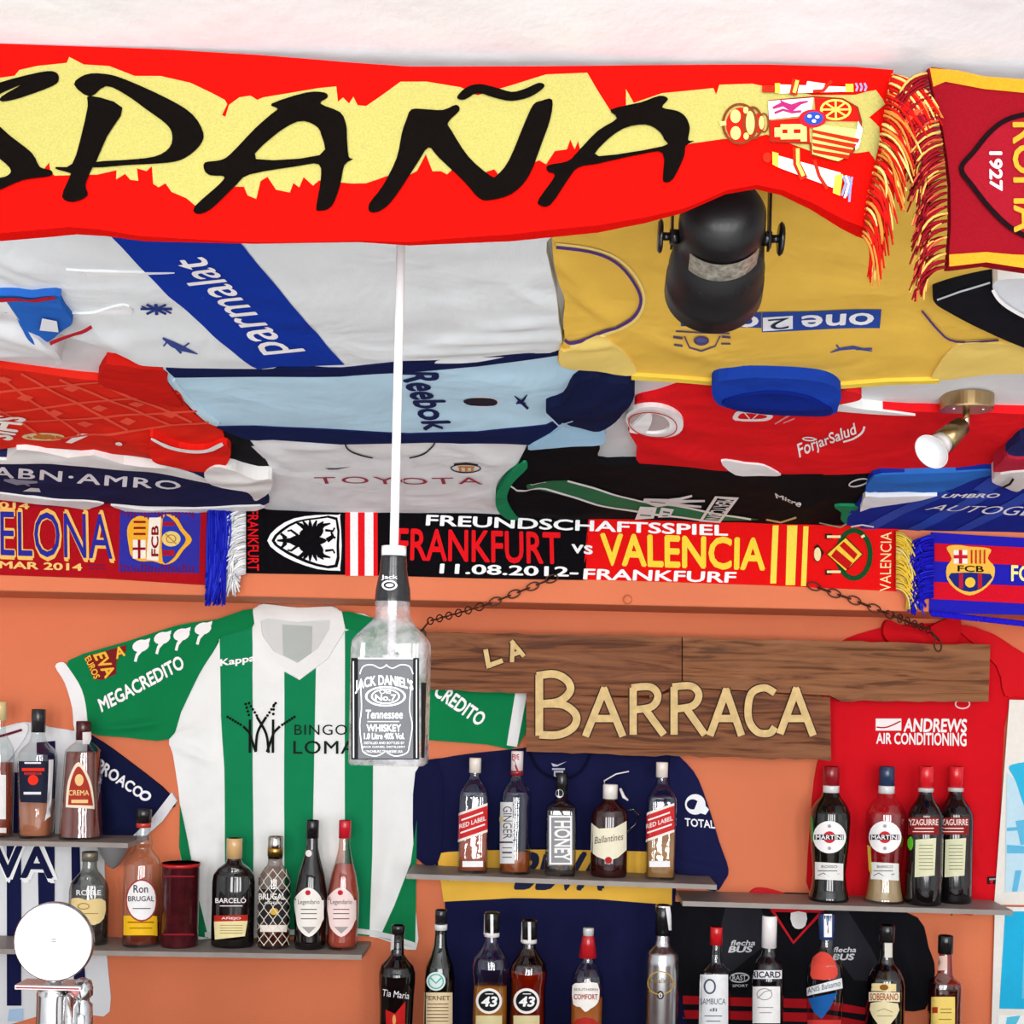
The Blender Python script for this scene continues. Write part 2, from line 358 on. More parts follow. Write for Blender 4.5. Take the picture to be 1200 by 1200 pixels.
P(t, 'collar', s, .012, '#2a66c0', [sm([(-60, 332), (0, 333), (66, 332), (72, 340), (78, 352), (86, 366), (75, 375), (60, 387), (45, 386), (35, 380), (25, 365), (10, 352), (-60, 345)], 3)], True, CG)
I(t, 'collar_trim', s, .0165, '#b81f2e', [st([(-60, 334), (0, 335), (66, 331)], 4), st([(60, 387), (85, 378), (109, 367)], 4)], CG)
I(t, 'neck_tag', s, .0165, '#e9edf2', [[(51, 356), (68, 360), (70, 374), (48, 371)]], CG)
I(t, 'crest', s, D1, '#2a3c86', [st([(165, 358), (202, 358)], 3), st([(172, 352), (195, 364)], 3), st([(195, 352), (172, 364)], 3), st([(183, 351), (184, 365)], 4), st([(166, 354), (174, 358)], 2), st([(201, 363), (192, 358)], 2)], None)
I(t, 'maker_mark', s, D1, '#3a4a90', [st([(191, 391), (203, 398), (215, 403), (232, 409)], [2, 7, 6, 1]), st([(203, 398), (213, 408)], 3), st([(214, 402), (222, 396)], 2), st([(196, 395), (192, 400)], 2)], None)
P(t, 'seam_fold', s, .003, '#eef0f1', [sm([(78, 310), (100, 312), (150, 313), (205, 313), (150, 316), (105, 318), (103, 313)], 3), sm([(85, 362), (110, 362), (145, 352), (155, 363), (120, 366)], 3)], True, None)
# --- red shirt with tonal diamonds
t = shirt('red shirt on ceiling with tonal diamond pattern and white-edged red collar', (120, 480)); s = ceil_surf(.008, 3, 6, 9, .010)
P(t, 'body', s, 0, '#e02a1c', [sm([(-60, 418), (0, 428), (60, 436), (115, 442), (160, 440), (205, 450), (222, 478), (253, 498), (262, 505), (262, 526), (240, 541), (150, 532), (85, 525), (20, 521), (-60, 522)], 3)], True, CG)
P(t, 'sleeve', s, .006, '#c91d16', [sm([(124, 421), (132, 419), (192, 427), (197, 442), (215, 470), (190, 466), (150, 455), (116, 442)], 3)], True, CG)
dia = []
for a, b in (((-20, 455), (150, 440)), ((-20, 480), (215, 455)), ((20, 490), (235, 478)), ((60, 510), (245, 490))): dia.append(st([a, ((a[0] + b[0]) / 2, (a[1] + b[1]) / 2 + 1), b], 2.2))
for a, b in (((-10, 430), (95, 505)), ((25, 434), (150, 500)), ((70, 440), (200, 495)), ((118, 446), (225, 490)), ((-30, 455), (55, 510))): dia.append(st([a, b], 2.6))
for cx, cy in ((84, 451), (30, 460), (65, 479), (117, 475), (160, 470), (200, 482), (100, 493), (150, 490), (5, 440)): dia.append([(cx - 10, cy), (cx - 1, cy - 4), (cx + 10, cy), (cx + 1, cy + 4)])
I(t, 'diamond_pattern', s, D1, '#ee5540', dia, CG)
I(t, 'lettering', s, D2, '#f4efe8', [T('SHIS', (31, 484), (12, 512), (-22, 506), (-6, 482), bold=.06)], CG)
I(t, 'crest', s, D1, '#e9cfa0', [ell(51, 507.5, 25, 5)], None); I(t, 'crest_detail', s, D2, '#c8752a', [ell(52, 507, 13, 3), st([(32, 507), (38, 509)], 2), st([(66, 506), (73, 508)], 2)], None)
I(t, 'maker_mark', s, D1, '#f5eeea', [[(77, 514), (84, 515), (96, 510), (108, 505), (94, 504), (88, 507)]], None)
P(t, 'collar', s, .014, '#e8231a', [sm([(176, 506), (180, 500), (210, 514), (240, 517), (262, 510), (271, 517), (267, 532), (250, 541), (215, 538), (180, 524)], 3)], True, CG)
I(t, 'collar_trim', s, .018, '#f3f1ee', [st(sm([(178, 500), (200, 510), (225, 515), (245, 514), (262, 506)], 4, False), [2, 3, 3, 4, 4, 4, 4, 4, 4, 4, 4, 4, 4, 5, 5, 5, 4])], CG)
I(t, 'button', s, .006, '#f5efe9', [ell(140, 510.5, 4, 2.6)], None)
# --- black sleeve and navy shirt with white lettering
t = shirt('navy shirt on ceiling with white spaced lettering, above the claret scarf', (150, 560)); s = ceil_surf(.012, 4, 6, 14, .010)
P(t, 'body', s, 0, '#22244a', [sm([(-60, 530), (10, 532), (70, 533), (140, 542), (200, 545), (240, 548), (300, 562), (314, 578), (308, 590), (240, 592), (170, 590), (100, 586), (40, 578), (-60, 572)], 3)], True, CG)
P(t, 'trim', s, .006, '#e9e8e6', [sm([(-60, 528), (8, 532), (20, 521), (45, 523), (80, 530), (110, 527), (145, 536), (195, 543), (246, 560), (200, 552), (140, 543), (60, 536), (-60, 535)], 2)], True, CG)
P(t, 'hem', s, .004, '#eceaea', [sm([(-40, 570), (40, 579), (100, 583), (122, 586), (108, 591), (98, 593), (60, 587), (-40, 577)], 2), sm([(130, 588), (180, 594), (240, 591), (305, 588), (300, 593), (240, 596), (215, 599), (160, 599), (145, 594)], 2)], True, CG)
P(t, 'cuff', s, .016, '#e6e4e2', [sm([(240, 545), (252, 535), (272, 538), (285, 543), (302, 547), (319, 549), (318, 562), (309, 571), (299, 575), (294, 565), (284, 561), (250, 556)], 3)], True, CG)
I(t, 'lettering', s, D1, '#e8e6ec', [T('ABN\u00b7AMRO', (-9, 543), (212, 561), (211, 570.5), (-10, 555), bold=.03, space=1.15)], CG)
I(t, 'crest', s, D1, '#8d8fa0', [st([(5, 559), (20, 562), (44, 562)], [2, 6, 2]), st([(12, 557), (35, 566)], 2)], None); I(t, 'maker_mark', s, D1, '#d8d8dc', [[(27, 573), (48, 574), (46, 570), (36, 569)]], None)
t = shirt('black sleeve of a shirt on ceiling beside the red collar', (288, 530)); s = ceil_surf(.006, 5, 8, 12, .008)
P(t, 'sleeve', s, 0, '#121216', [sm([(240, 548), (255, 515), (262, 505), (285, 506), (300, 522), (314, 540), (320, 552), (290, 548), (262, 540)], 3)], True, CG)
# --- sky blue shirt
t = shirt('sky blue shirt on ceiling with navy side stripes and large navy collar', (430, 465)); s = ceil_surf(.010, 6, 4, 9, .008)
P(t, 'body', s, 0, '#bddff2', [sm([(192, 428), (300, 429), (400, 431), (470, 424), (560, 419), (620, 412), (655, 411), (662, 418), (692, 428), (720, 432), (700, 460), (672, 484), (640, 494), (560, 505), (480, 509), (400, 505), (300, 500), (255, 499), (230, 482), (210, 462), (197, 443)], 3)], True, CG)
P(t, 'side_stripe', s, .003, '#141d4a', [[(195, 427), (400, 427), (470, 418), (550, 415), (620, 409), (655, 409), (656, 413), (560, 425), (480, 431), (400, 436), (205, 436)]], True, CG)
P(t, 'side_stripe', s, .003, '#151f4c', [[(254, 498), (300, 497), (400, 501), (480, 504), (560, 502), (640, 494), (668, 482), (650, 502), (620, 516), (590, 515), (500, 514), (470, 515), (400, 516), (320, 512), (290, 512), (270, 506)]], True, CG)
P(t, 'hem', s, .004, '#c9e3f0', [st(sm([(204, 440), (216, 458), (232, 476), (256, 494)], 4, False), 4)], True, CG)
P(t, 'sleeve', s, .010, '#a5d0ec', [sm([(619, 517), (645, 502), (668, 487), (700, 490), (708, 497), (710, 506), (704, 514), (670, 514), (640, 516)], 3)], True, CG)
P(t, 'collar', s, .020, '#141b3e', [sm([(640, 464), (660, 455), (672, 436), (690, 428), (702, 429), (712, 433), (738, 435), (744, 446), (735, 462), (722, 480), (703, 491), (684, 488), (662, 480), (648, 474)], 3)], True, CG)
I(t, 'collar_trim', s, .026, '#b8d2ea', [st([(642, 466), (655, 478), (668, 485)], 2), st([(655, 478), (672, 470)], 2)], None)
I(t, 'lettering', s, D1, '#1b2252', [T('Reebok', (512, 433), (529, 499), (498, 500), (470, 432), bold=.05)], CG)
I(t, 'crest', s, D1, '#2b2330', [sm([(543, 468), (552, 464), (575, 464), (583, 468), (578, 473), (552, 473)], 3)], None); I(t, 'crest_rim', s, D1 * .6, '#e6e6e6', [ell(565, 468.5, 20, 6.5)], None)
I(t, 'maker_mark', s, D1, '#1b2252', [st([(603, 460), (610, 467), (619, 476)], [1, 4, 3]), st([(618, 458), (612, 467), (605, 470)], [1, 4, 2]), st([(606, 468), (616, 470)], 3)], None)
# --- white shirt with the dark red lettering
t = shirt('white shirt on ceiling with thin dark red spaced lettering and round neckline', (450, 555)); s = ceil_surf(.006, 7, 6, 10, .007)
P(t, 'body', s, 0, '#eceef1', [sm([(287, 511), (330, 512), (405, 517), (460, 517), (510, 515), (590, 514), (622, 518), (628, 525), (602, 545), (583, 562), (582, 590), (590, 604), (500, 603), (400, 600), (330, 596), (308, 592), (316, 572), (319, 550), (305, 530)], 3)], True, CG)
nl = sm([(404, 516), (408, 523), (417, 528), (437, 533), (458, 534), (480, 532), (497, 527), (507, 519), (510, 514)], 4, False)
P(t, 'neck_lining', s, .002, '#e8e8e8', [nl], False, CG)
I(t, 'neck_trim', s, .004, '#303038', [st(nl[:13], 1.8), st(nl[20:], 1.8)], CG)
I(t, 'lettering', s, D1, '#a33a48', [T('TOYOTA', (368, 556), (564, 556), (566, 564.5), (371, 564), bold=.01, space=1.15)], CG)
I(t, 'crest', s, D1, '#30262a', [ring(546, 545.5, 18, 5.5, 1.6), st([(532, 541), (546, 539.5), (560, 541)], 2.5)], None); I(t, 'crest_detail', s, D1, '#d98b3c', [rect(537, 543, 556, 545), rect(538, 543, 541, 549), rect(545, 543, 548, 549), rect(552, 543, 555, 549)], None)
I(t, 'maker_mark', s, D1, '#3b3b42', [[(381, 546), (386, 548), (395, 548), (412, 545), (394, 546.6), (387, 546.4)]], None)
I(t, 'seam', s, D1, '#f1f1f2', [st(sm([(330, 582), (360, 589), (420, 593), (480, 593), (530, 588), (580, 578)], 4, False), 1.3), st([(471, 540), (474, 590)], 1)], CG)
# --- yellow shirt, upside down
t = shirt('mustard yellow shirt hung upside down on ceiling, with royal blue collar and block lettering', (900, 380)); s = ceil_surf(.014, 8, 4, 7, .012)
P(t, 'body', s, 0, '#ebc052', [sm([(640, 180), (1240, 180), (1260, 300), (1260, 424), (1160, 432), (1102, 441), (1040, 442), (985, 446), (900, 440), (838, 444), (790, 438), (735, 435), (695, 431), (657, 425), (656, 405), (662, 392), (660, 372), (662, 350), (654, 325), (648, 290), (646, 250)], 3)], True, CG)
P(t, 'sleeve', s, .004, '#f2d678', [sm([(658, 396), (662, 404), (700, 385), (722, 398), (738, 415), (744, 435), (700, 430), (658, 424)], 3)], True, CG, 'paler yellow sleeve end')
P(t, 'sleeve', s, .004, '#eed070', [sm([(1096, 440), (1098, 424), (1110, 405), (1132, 394), (1180, 396), (1260, 404), (1260, 426), (1160, 433)], 3)], True, CG, 'paler yellow sleeve end')
P(t, 'hem', s, .006, '#f0cf50', [st([(740, 436), (790, 439), (838, 443)], 4), st([(985, 445), (1040, 441), (1100, 440)], 4)], True, CG)
I(t, 'piping', s, .003, '#54387c', [st(sm([(652, 281), (690, 287), (720, 300), (742, 325), (751, 345), (745, 362), (730, 373), (705, 382), (685, 390), (668, 394), (662, 390)], 4, False), 3.4), st(sm([(1080, 358), (1098, 378), (1120, 393), (1170, 391)], 4, False), 2.4)], CG)
I(t, 'piping', s, .002, '#f3dc8a', [st(sm([(652, 278), (691, 284), (723, 297), (746, 322), (755, 345), (748, 365), (732, 377), (706, 386), (686, 394), (668, 398)], 4, False), 3)], CG)
P(t, 'collar', s, .020, '#1a3fa8', [sm([(834, 439), (842, 430), (880, 426), (930, 427), (968, 432), (985, 443), (982, 458), (975, 467), (930, 466), (880, 461), (842, 456)], 3)], True, CG)
P(t, 'collar_lining', s, .026, '#0f2378', [sm([(846, 452), (870, 444), (910, 441), (950, 446), (974, 458), (968, 465), (930, 464), (880, 460)], 3)], True, CG)
I(t, 'sponsor_box', s, D1, '#2a4a9e', [[(798, 362), (892, 360), (892, 379), (798, 377)], [(893, 360), (1033, 359), (1031, 380), (893, 384)]], CG)
I(t, 'sponsor_box', s, D2, '#eceff4', [[(894, 366), (929, 364), (929, 380), (894, 382)]], CG)
I(t, 'lettering', s, D2, '#f1f2f6', [T('one', (1022, 376), (940, 378), (940, 364), (1024, 363), bold=.03), T('one', (888, 377), (806, 376), (806, 363), (888, 363), bold=.03)], CG)
I(t, 'lettering', s, D3, '#22344e', [T('2', (925, 379), (900, 380), (900, 368), (925, 366), bold=.0)], CG)
cr = [st([(792, 383), (820, 385), (855, 386)], 2), st([(789, 390), (800, 392)], 3), st([(846, 390), (856, 391)], 3), st([(790, 398), (800, 400)], 2), st([(845, 399), (856, 399)], 2), st([(802, 389), (808, 402), (822, 406), (838, 402), (844, 389)], 1.6), ring(822, 395, 9, 6, 3)]
I(t, 'crest', s, D1, '#5a4a72', cr, None); I(t, 'crest_detail', s, D1, '#5a5fa6', [ell(822, 395, 6, 3.5)], None)
I(t, 'maker_mark', s, D1, '#48519a', [st([(973, 407), (984, 403), (1000, 401), (1022, 405)], [1, 3, 4, 1]), st([(984, 403), (980, 398)], 2), st([(1003, 403), (1022, 402)], 2)], None)
# --- black and white shirt at the right edge
t = shirt('black shirt with white shoulder lying over the yellow one at right edge', (1170, 350)); s = ceil_surf(.034, 9, 5, 8, .008)
P(t, 'body', s, 0, '#15171d', [sm([(1093, 345), (1100, 341), (1130, 331), (1163, 325), (1178, 330), (1260, 345), (1260, 432), (1200, 404), (1150, 382), (1110, 362), (1097, 354)], 3)], True, CG)
P(t, 'shoulder', s, .008, '#d9dde2', [sm([(1163, 325), (1180, 318), (1260, 322), (1260, 384), (1200, 360), (1178, 345), (1168, 336)], 3)], True, CG)
I(t, 'trim', s, .013, '#fbfbfb', [st(sm([(1163, 326), (1172, 339), (1195, 354), (1260, 388)], 4, False), 4)], CG)
P(t, 'trim', s, .003, '#c8ccd0', [st([(1098, 346), (1125, 336), (1160, 326)], 2)], False, CG)
# --- red shirt with white neck
t = shirt('red shirt on ceiling with white ring collar, spreading behind the brass spotlight', (950, 500)); s = ceil_surf(.009, 10, 5, 9, .010)
P(t, 'body', s, 0, '#e21a22', [sm([(742, 480), (746, 468), (770, 462), (800, 452), (832, 443), (860, 452), (940, 468), (1010, 474), (1060, 478), (1100, 479), (1260, 486), (1260, 522), (1195, 518), (1172, 532), (1160, 546), (1100, 549), (1000, 552), (930, 553), (860, 549), (800, 545), (750, 541), (746, 520), (736, 500)], 3)], True, CG)
P(t, 'collar', s, .008, '#eceaea', [[ell(767, 486, 34, 18, 28, .12), ell(760, 487, 25, 12, 28, .12)]], True, CG)
P(t, 'neck_lining', s, .003, '#b9a9a8', [ell(760, 487, 26, 13, 24, .12)], False, CG)
P(t, 'neck_fold', s, .009, '#f0eeee', [sm([(738, 495), (752, 480), (762, 474), (764, 484), (756, 498), (742, 498)], 3)], True, None)
I(t, 'collar_trim', s, .0125, '#c8262e', [ring(765, 486, 29, 15, 1.3, rot=.12)], CG)
P(t, 'side_panel', s, .004, '#e9e7e9', [sm([(845, 535), (872, 539), (895, 541), (915, 551), (890, 552), (862, 551)], 3)], True, CG)
P(t, 'side_panel', s, .004, '#eeeeee', [sm([(925, 468), (980, 466), (1010, 473), (1060, 479), (1070, 481), (1020, 480), (960, 473)], 3)], True, CG)
P(t, 'sleeve', s, .012, '#e02128', [sm([(976, 462), (980, 453), (992, 448), (1007, 450), (1008, 457), (990, 461)], 3)], True, CG)
I(t, 'crest', s, D1, '#f1dfe0', [[sm([(860, 480), (868, 475), (895, 478), (906, 483), (896, 488), (862, 487)], 3), sm([(866, 481), (872, 478), (890, 480), (899, 483), (892, 485.5), (867, 485)], 3)], st([(872, 477), (880, 487), (890, 478)], 1.5)], None)
I(t, 'maker_mark', s, D1, '#e98a8e', [st([(908, 492), (926, 482)], 2), st([(918, 491), (931, 486)], 1.6)], None)
I(t, 'lettering', s, D1, '#f6f0f0', [T('ForjarSalud', (934, 519), (1001, 492), (1004, 508), (938, 536), bold=.025), ring(948, 512, 8, 3, 1.8), st(sm([(988, 514), (1000, 510), (1010, 503), (1013, 496)], 4, False), 2.4)], CG)
# --- black and green shirt
t = shirt('black shirt on ceiling with slanted green band, hand motif and green cuff', (800, 575)); s = ceil_surf(.010, 11, 6, 9, .009)
P(t, 'body', s, 0, '#101014', [sm([(606, 545), (615, 528), (624, 518), (660, 517), (702, 517), (701, 540), (750, 541), (850, 549), (930, 553), (1020, 552), (1020, 568), (1008, 585), (996, 604), (985, 613), (900, 611), (800, 608), (700, 604), (612, 604), (594, 590), (592, 570)], 3)], True, CG)
P(t, 'cuff', s, .005, '#1f8a5c', [sm([(613, 537), (596, 555), (582, 576), (583, 592), (596, 604), (608, 606), (600, 594), (594, 580), (600, 562), (618, 543)], 3)], True, CG)
I(t, 'green_band', s, D1, '#2c6e4a', [sm([(617, 563), (622, 559), (635, 561), (665, 560), (700, 569), (755, 585), (840, 598), (890, 606), (840, 606), (760, 599), (700, 588), (650, 575), (625, 570)], 2)], CG)
I(t, 'band_edge', s, D2, '#e9e9e9', [st([(665, 560), (755, 585), (840, 598), (880, 605)], 2), st([(598, 565), (606, 570), (622, 567), (640, 570), (700, 587), (760, 599), (840, 607)], 2), st([(622, 559), (640, 561)], 1)], CG)
I(t, 'hand_motif', s, D3, '#dfe0e2', [[(755, 579), (785, 580), (790, 588), (770, 592), (753, 584)], st([(785, 582), (797, 580), (811, 576)], [5, 3.5, 2.5]), st([(785, 584), (808, 583), (826, 583)], [6, 3.5, 2.5]), st([(785, 587), (804, 589), (822, 590)], [6, 3.5, 2.5]), [(750, 590), (770, 592), (766, 603), (744, 604)], [(775, 592), (790, 594), (785, 602), (771, 602)]], None)
I(t, 'hand_motif_detail', s, .0046, '#55605a', [st([(762, 583), (780, 585)], 1), st([(753, 594), (764, 595)], 1.5), st([(750, 599), (763, 600)], 1.2), st([(777, 596), (785, 597)], 1.5), st([(776, 600), (783, 600)], 1)], None)
I(t, 'sponsor_box', s, D3, '#e4e4e4', [[[(838, 577), (866, 579), (844, 608), (819, 606)], [(841, 579.5), (861, 581), (842, 605), (824, 604)]]], None)
I(t, 'lettering', s, D3, '#dcdcdc', [T('MEATCON', (862, 581), (843, 604), (827, 603), (843, 580), bold=.03)], None)
I(t, 'maker_mark', s, D1, '#e6e6e6', [T('Mitre', (905, 573), (939, 580), (938, 586), (910, 580), bold=.04, shear=.3)], None)
P(t, 'cuff', s, .006, '#22855a', [sm([(978, 588), (1000, 587), (1006, 590), (994, 600), (992, 608), (985, 604), (986, 596)], 3)], True, CG)
I(t, 'cuff_piping', s, .011, '#7fc0a4', [st([(960, 604), (985, 610), (992, 606)], 1.5)], None)
I(t, 'hem_trim', s, D1, '#c9a878', [st([(898, 606), (915, 609), (933, 604)], 2)], None)
I(t, 'collar_trim', s, .004, '#d8d8d8', [ring(1006, 561, 12, 4, 1.5, rot=-.2)], None)
# --- blue striped shirt
t = shirt('royal blue shirt on ceiling with diagonal tonal stripes and thin white lettering', (1120, 590)); s = ceil_surf(.016, 13, 5, 9, .008)
P(t, 'body', s, 0, '#1a2e96', [sm([(1022, 553), (1060, 551), (1120, 549), (1162, 545), (1190, 556), (1260, 566), (1260, 628), (1160, 624), (1060, 619), (990, 613), (996, 598), (1012, 578)], 3)], True, CG)
P(t, 'sleeve', s, .004, '#2e6fc8', [sm([(1024, 554), (1060, 551), (1120, 549), (1160, 546), (1162, 552), (1140, 558), (1102, 572), (1040, 571), (1015, 572)], 3)], True, CG)
I(t, 'diagonal_stripe', s, D1, '#2c4cb4', [[(a, 618), (a + 16, 619), (a + 16 + 92, 574), (a + 92, 569)] for a in (1006, 1062, 1118)] + [[(1140, 570), (1160, 574), (1185, 558), (1165, 553)]], CG)
P(t, 'side_panel', s, .010, '#e6e8ee', [sm([(1014, 574), (1030, 575), (1098, 573), (1050, 583), (1020, 587), (1008, 592), (1010, 584)], 2)], True, CG)
I(t, 'lettering', s, D2, '#f0f2fa', [T('AUTOGLASS', (1093, 587), (1262, 592), (1260, 603), (1083, 594), bold=.01, shear=.3), T('UMBRO', (1106, 574.5), (1172, 574.5), (1170, 579), (1103, 578.5), bold=.05, shear=.2), st([(997, 614), (1010, 612), (1024, 614)], 1.6)], CG)
# --- claret and navy sleeve at the edge
t = shirt('claret, navy and white shirt sleeve poking in at right edge of ceiling', (1195, 535)); s = ceil_surf(.030, 14, 8, 12, .010)
P(t, 'sleeve', s, 0, '#232a5e', [sm([(1178, 530), (1188, 518), (1204, 508), (1260, 498), (1260, 545), (1200, 540)], 3)], True, CG)
P(t, 'side_panel', s, .006, '#b0263c', [sm([(1164, 546), (1174, 534), (1180, 527), (1190, 531), (1260, 530), (1260, 546), (1200, 543)], 3)], True, CG)
P(t, 'cuff', s, .010, '#d8d4d2', [sm([(1162, 553), (1185, 544), (1260, 545), (1260, 562), (1205, 562), (1191, 568), (1172, 560)], 3)], True, CG)
I(t, 'cuff_piping', s, .018, '#1c1c20', [st([(1172, 558), (1183, 552), (1187, 546)], 3)], None)

# ================================================================== SCARVES
def fringe(parent, name, strands, cols, seg=4):
    V = []; Fc = []; mi = []
    for pts, r, ci in strands:
        n0 = len(Fc); tube(pts, r, seg, V, Fc); mi += [ci] * (len(Fc) - n0)
    o = build(name, V, Fc, [knit(c) for c in cols], parent, mi=mi, smooth=True); o['kind'] = 'stuff'; return o
def bez(p0, p1, p2, n=7):
    return [tuple(p0[a] * (1 - t) ** 2 + 2 * p1[a] * t * (1 - t) + p2[a] * t * t for a in range(3)) for t in [k / (n - 1) for k in range(n)]]
# --- big red and yellow scarf hanging from the ceiling
t = thing('football_scarf', 'long red and yellow scarf with black brush lettering, hanging from the ceiling', 'scarf', at(500, 75, HANG))
def drape(px, py):
    k = max(0, min(1, (py - 75) / 200)); return k * (.012 + .010 * math.sin(px / 95.0 + 1) + (.022 * max(0, min(1, (px - 820) / 180)))) 
s = vert_surf(HANG, 20, 4, 3, .006, drape)
KG = (14, 12)
edge = [(-160, 46), (0, 53), (100, 56), (200, 60), (300, 66), (400, 74), (480, 79), (560, 79), (640, 79), (750, 78), (900, 78), (1000, 80), (1046, 84), (1043, 100), (1038, 130), (1030, 175), (1018, 230), (1011, 280), (1003, 277), (985, 268), (950, 246), (915, 229), (885, 222), (850, 228), (800, 250), (755, 262), (700, 273), (640, 279), (600, 283), (480, 288), (420, 284), (300, 286), (170, 283), (125, 277), (90, 275), (60, 278), (0, 283), (-160, 286)]
sheet('knitted_body', s, 0, knit('#dc0e08'), [edge], t, KG, True)
yel = [(-160, 90), (0, 95), (20, 92), (25, 85), (45, 80), (80, 76), (83, 69), (100, 78), (130, 80), (160, 92), (190, 92), (225, 100), (250, 112), (265, 120), (268, 125), (262, 138), (266, 140), (270, 126), (282, 117), (295, 115), (303, 120), (310, 117), (340, 112), (375, 106), (395, 104), (397, 122), (403, 117), (410, 124), (415, 116), (420, 126), (430, 127), (450, 113), (470, 98), (500, 98), (540, 105), (560, 115), (600, 103), (640, 90), (688, 88), (700, 110), (715, 135), (720, 140), (733, 130), (733, 108), (742, 125), (775, 113), (835, 107), (838, 115), (842, 103), (880, 102), (894, 105), (920, 108), (950, 116), (1000, 116), (1013, 112), (1024, 110), (1031, 121), (1034, 128), (1015, 144), (1026, 156), (1026, 175), (1020, 197), (1013, 186), (1000, 188), (950, 185), (896, 163), (879, 167), (845, 168), (810, 173), (790, 178), (700, 192), (680, 184), (677, 172), (673, 182), (668, 170), (664, 182), (650, 184), (640, 200), (632, 195), (610, 205), (592, 206), (585, 212), (580, 205), (565, 210), (550, 195), (538, 198), (525, 210), (518, 206), (508, 206), (500, 185), (490, 205), (470, 215), (455, 210), (440, 215), (430, 218), (414, 218), (375, 214), (368, 220), (357, 210), (352, 222), (345, 217), (341, 228), (325, 225), (315, 210), (307, 215), (302, 236), (292, 232), (288, 222), (275, 222), (234, 247), (222, 237), (205, 230), (198, 220), (190, 225), (184, 221), (182, 200), (176, 206), (165, 203), (167, 218), (158, 217), (152, 210), (142, 217), (142, 206), (120, 212), (72, 214), (67, 210), (65, 198), (60, 205), (40, 218), (-30, 222), (-60, 205), (-100, 215), (-160, 200)]
sheet('yellow_flash', s, D1, knit('#b3aa60'), [yel], t, KG)
S1 = [(-30, 118), (0, 102), (50, 88), (68, 88), (72, 97), (65, 105), (30, 119), (8, 124), (6, 118), (28, 104), (0, 117), (-30, 137)]
S2 = [(-30, 133), (0, 150), (20, 167), (45, 187), (55, 204), (68, 208), (67, 215), (35, 220), (0, 234), (-60, 240), (-60, 226), (0, 218), (18, 214), (20, 205), (0, 188), (-32, 165)]
Pb = [(90, 103), (103, 91), (125, 90), (150, 97), (200, 120), (228, 138), (241, 160), (237, 175), (220, 190), (200, 196), (155, 200), (117, 204), (120, 197), (150, 194), (185, 189), (202, 178), (205, 163), (198, 150), (175, 133), (150, 115), (127, 105), (109, 118)]
Ps = [(109, 117), (147, 131), (131, 165), (118, 200), (115, 205), (108, 225), (111, 238), (95, 246), (82, 240), (90, 215), (89, 211), (75, 207), (74, 204), (92, 200), (102, 160), (107, 130)]
A1 = [[(320, 125), (360, 112), (382, 112), (385, 118), (377, 125), (400, 135), (407, 150), (408, 165), (410, 187), (415, 190), (405, 197), (400, 220), (390, 245), (375, 250), (372, 245), (377, 215), (375, 196), (350, 198), (295, 208), (280, 220), (270, 230), (250, 250), (235, 256), (232, 247), (260, 220), (265, 211), (250, 210), (243, 205), (243, 195), (260, 192), (272, 185), (300, 155), (320, 137), (327, 131)], [(302, 190), (376, 185), (378, 162), (370, 150), (350, 146), (320, 165)]]
N1 = [(477, 145), (483, 132), (500, 132), (520, 133), (535, 127), (539, 134), (526, 148), (530, 158), (550, 190), (575, 213), (583, 213), (597, 195), (615, 150), (625, 128), (635, 123), (647, 122), (645, 145), (635, 175), (620, 215), (600, 236), (575, 243), (562, 240), (545, 220), (515, 190), (503, 178), (490, 197), (465, 235), (450, 250), (436, 253), (434, 243), (450, 222), (466, 190), (472, 160)]
N2 = [(536, 118), (547, 106), (562, 102), (580, 106), (600, 112), (616, 108), (632, 101), (638, 106), (622, 118), (600, 123), (580, 119), (560, 113), (545, 121)]
A2 = [[(715, 134), (750, 125), (772, 117), (782, 121), (775, 131), (792, 135), (802, 142), (807, 155), (805, 170), (812, 171), (802, 177), (800, 190), (787, 217), (777, 221), (775, 215), (775, 186), (750, 188), (700, 200), (677, 205), (665, 220), (645, 250), (632, 250), (632, 242), (650, 215), (642, 210), (642, 202), (665, 197), (677, 185), (700, 160), (722, 145)], [(701, 191), (775, 178), (777, 170), (770, 159), (755, 152), (730, 157), (707, 175)]]
E1 = [(-140, 100), (-70, 88), (-68, 100), (-118, 110), (-122, 140), (-82, 134), (-82, 146), (-124, 154), (-128, 196), (-72, 186), (-70, 200), (-145, 212)]
sheet('lettering', s, D2, knit('#0d0907'), [sm(q, 3) for q in (E1, S1, S2, Pb, Ps)] + [[sm(q, 3) for q in A1], sm(N1, 3), sm(N2, 3), [sm(q, 3) for q in A2]], t, KG)
# woven coat of arms, lying on its side
K = lambda c, sh, off=D3, nm='coat_of_arms', g=None: sheet(nm, s, off, knit(c), sh, t, g)
K('#7a3a20', [ring(865, 151, 21, 25, 3), ring(880, 150, 12, 20, 3), ring(893, 150, 6, 12, 2)])
K('#e02018', [ell(866, 152, 17, 21), ell(887, 150, 7, 12)], D2)
K('#f2dc7a', [ell(860, 142, 6, 8), ell(860, 162, 6, 8), ell(877, 150, 5, 14), st([(849, 150), (842, 151)], 5), ell(890, 150, 3, 8), ell(872, 135, 3, 4), ell(872, 166, 3, 4)])
K('#f4f0f0', [[(898, 124), (951, 119), (947, 141), (899, 146)]])
K('#a8286a', [st([(903, 133), (915, 128), (925, 133), (935, 127), (944, 125)], [3, 6, 9, 4, 2]), st([(905, 139), (915, 135), (925, 138), (936, 137)], 3), st([(918, 128), (912, 124)], 2)], .0046)
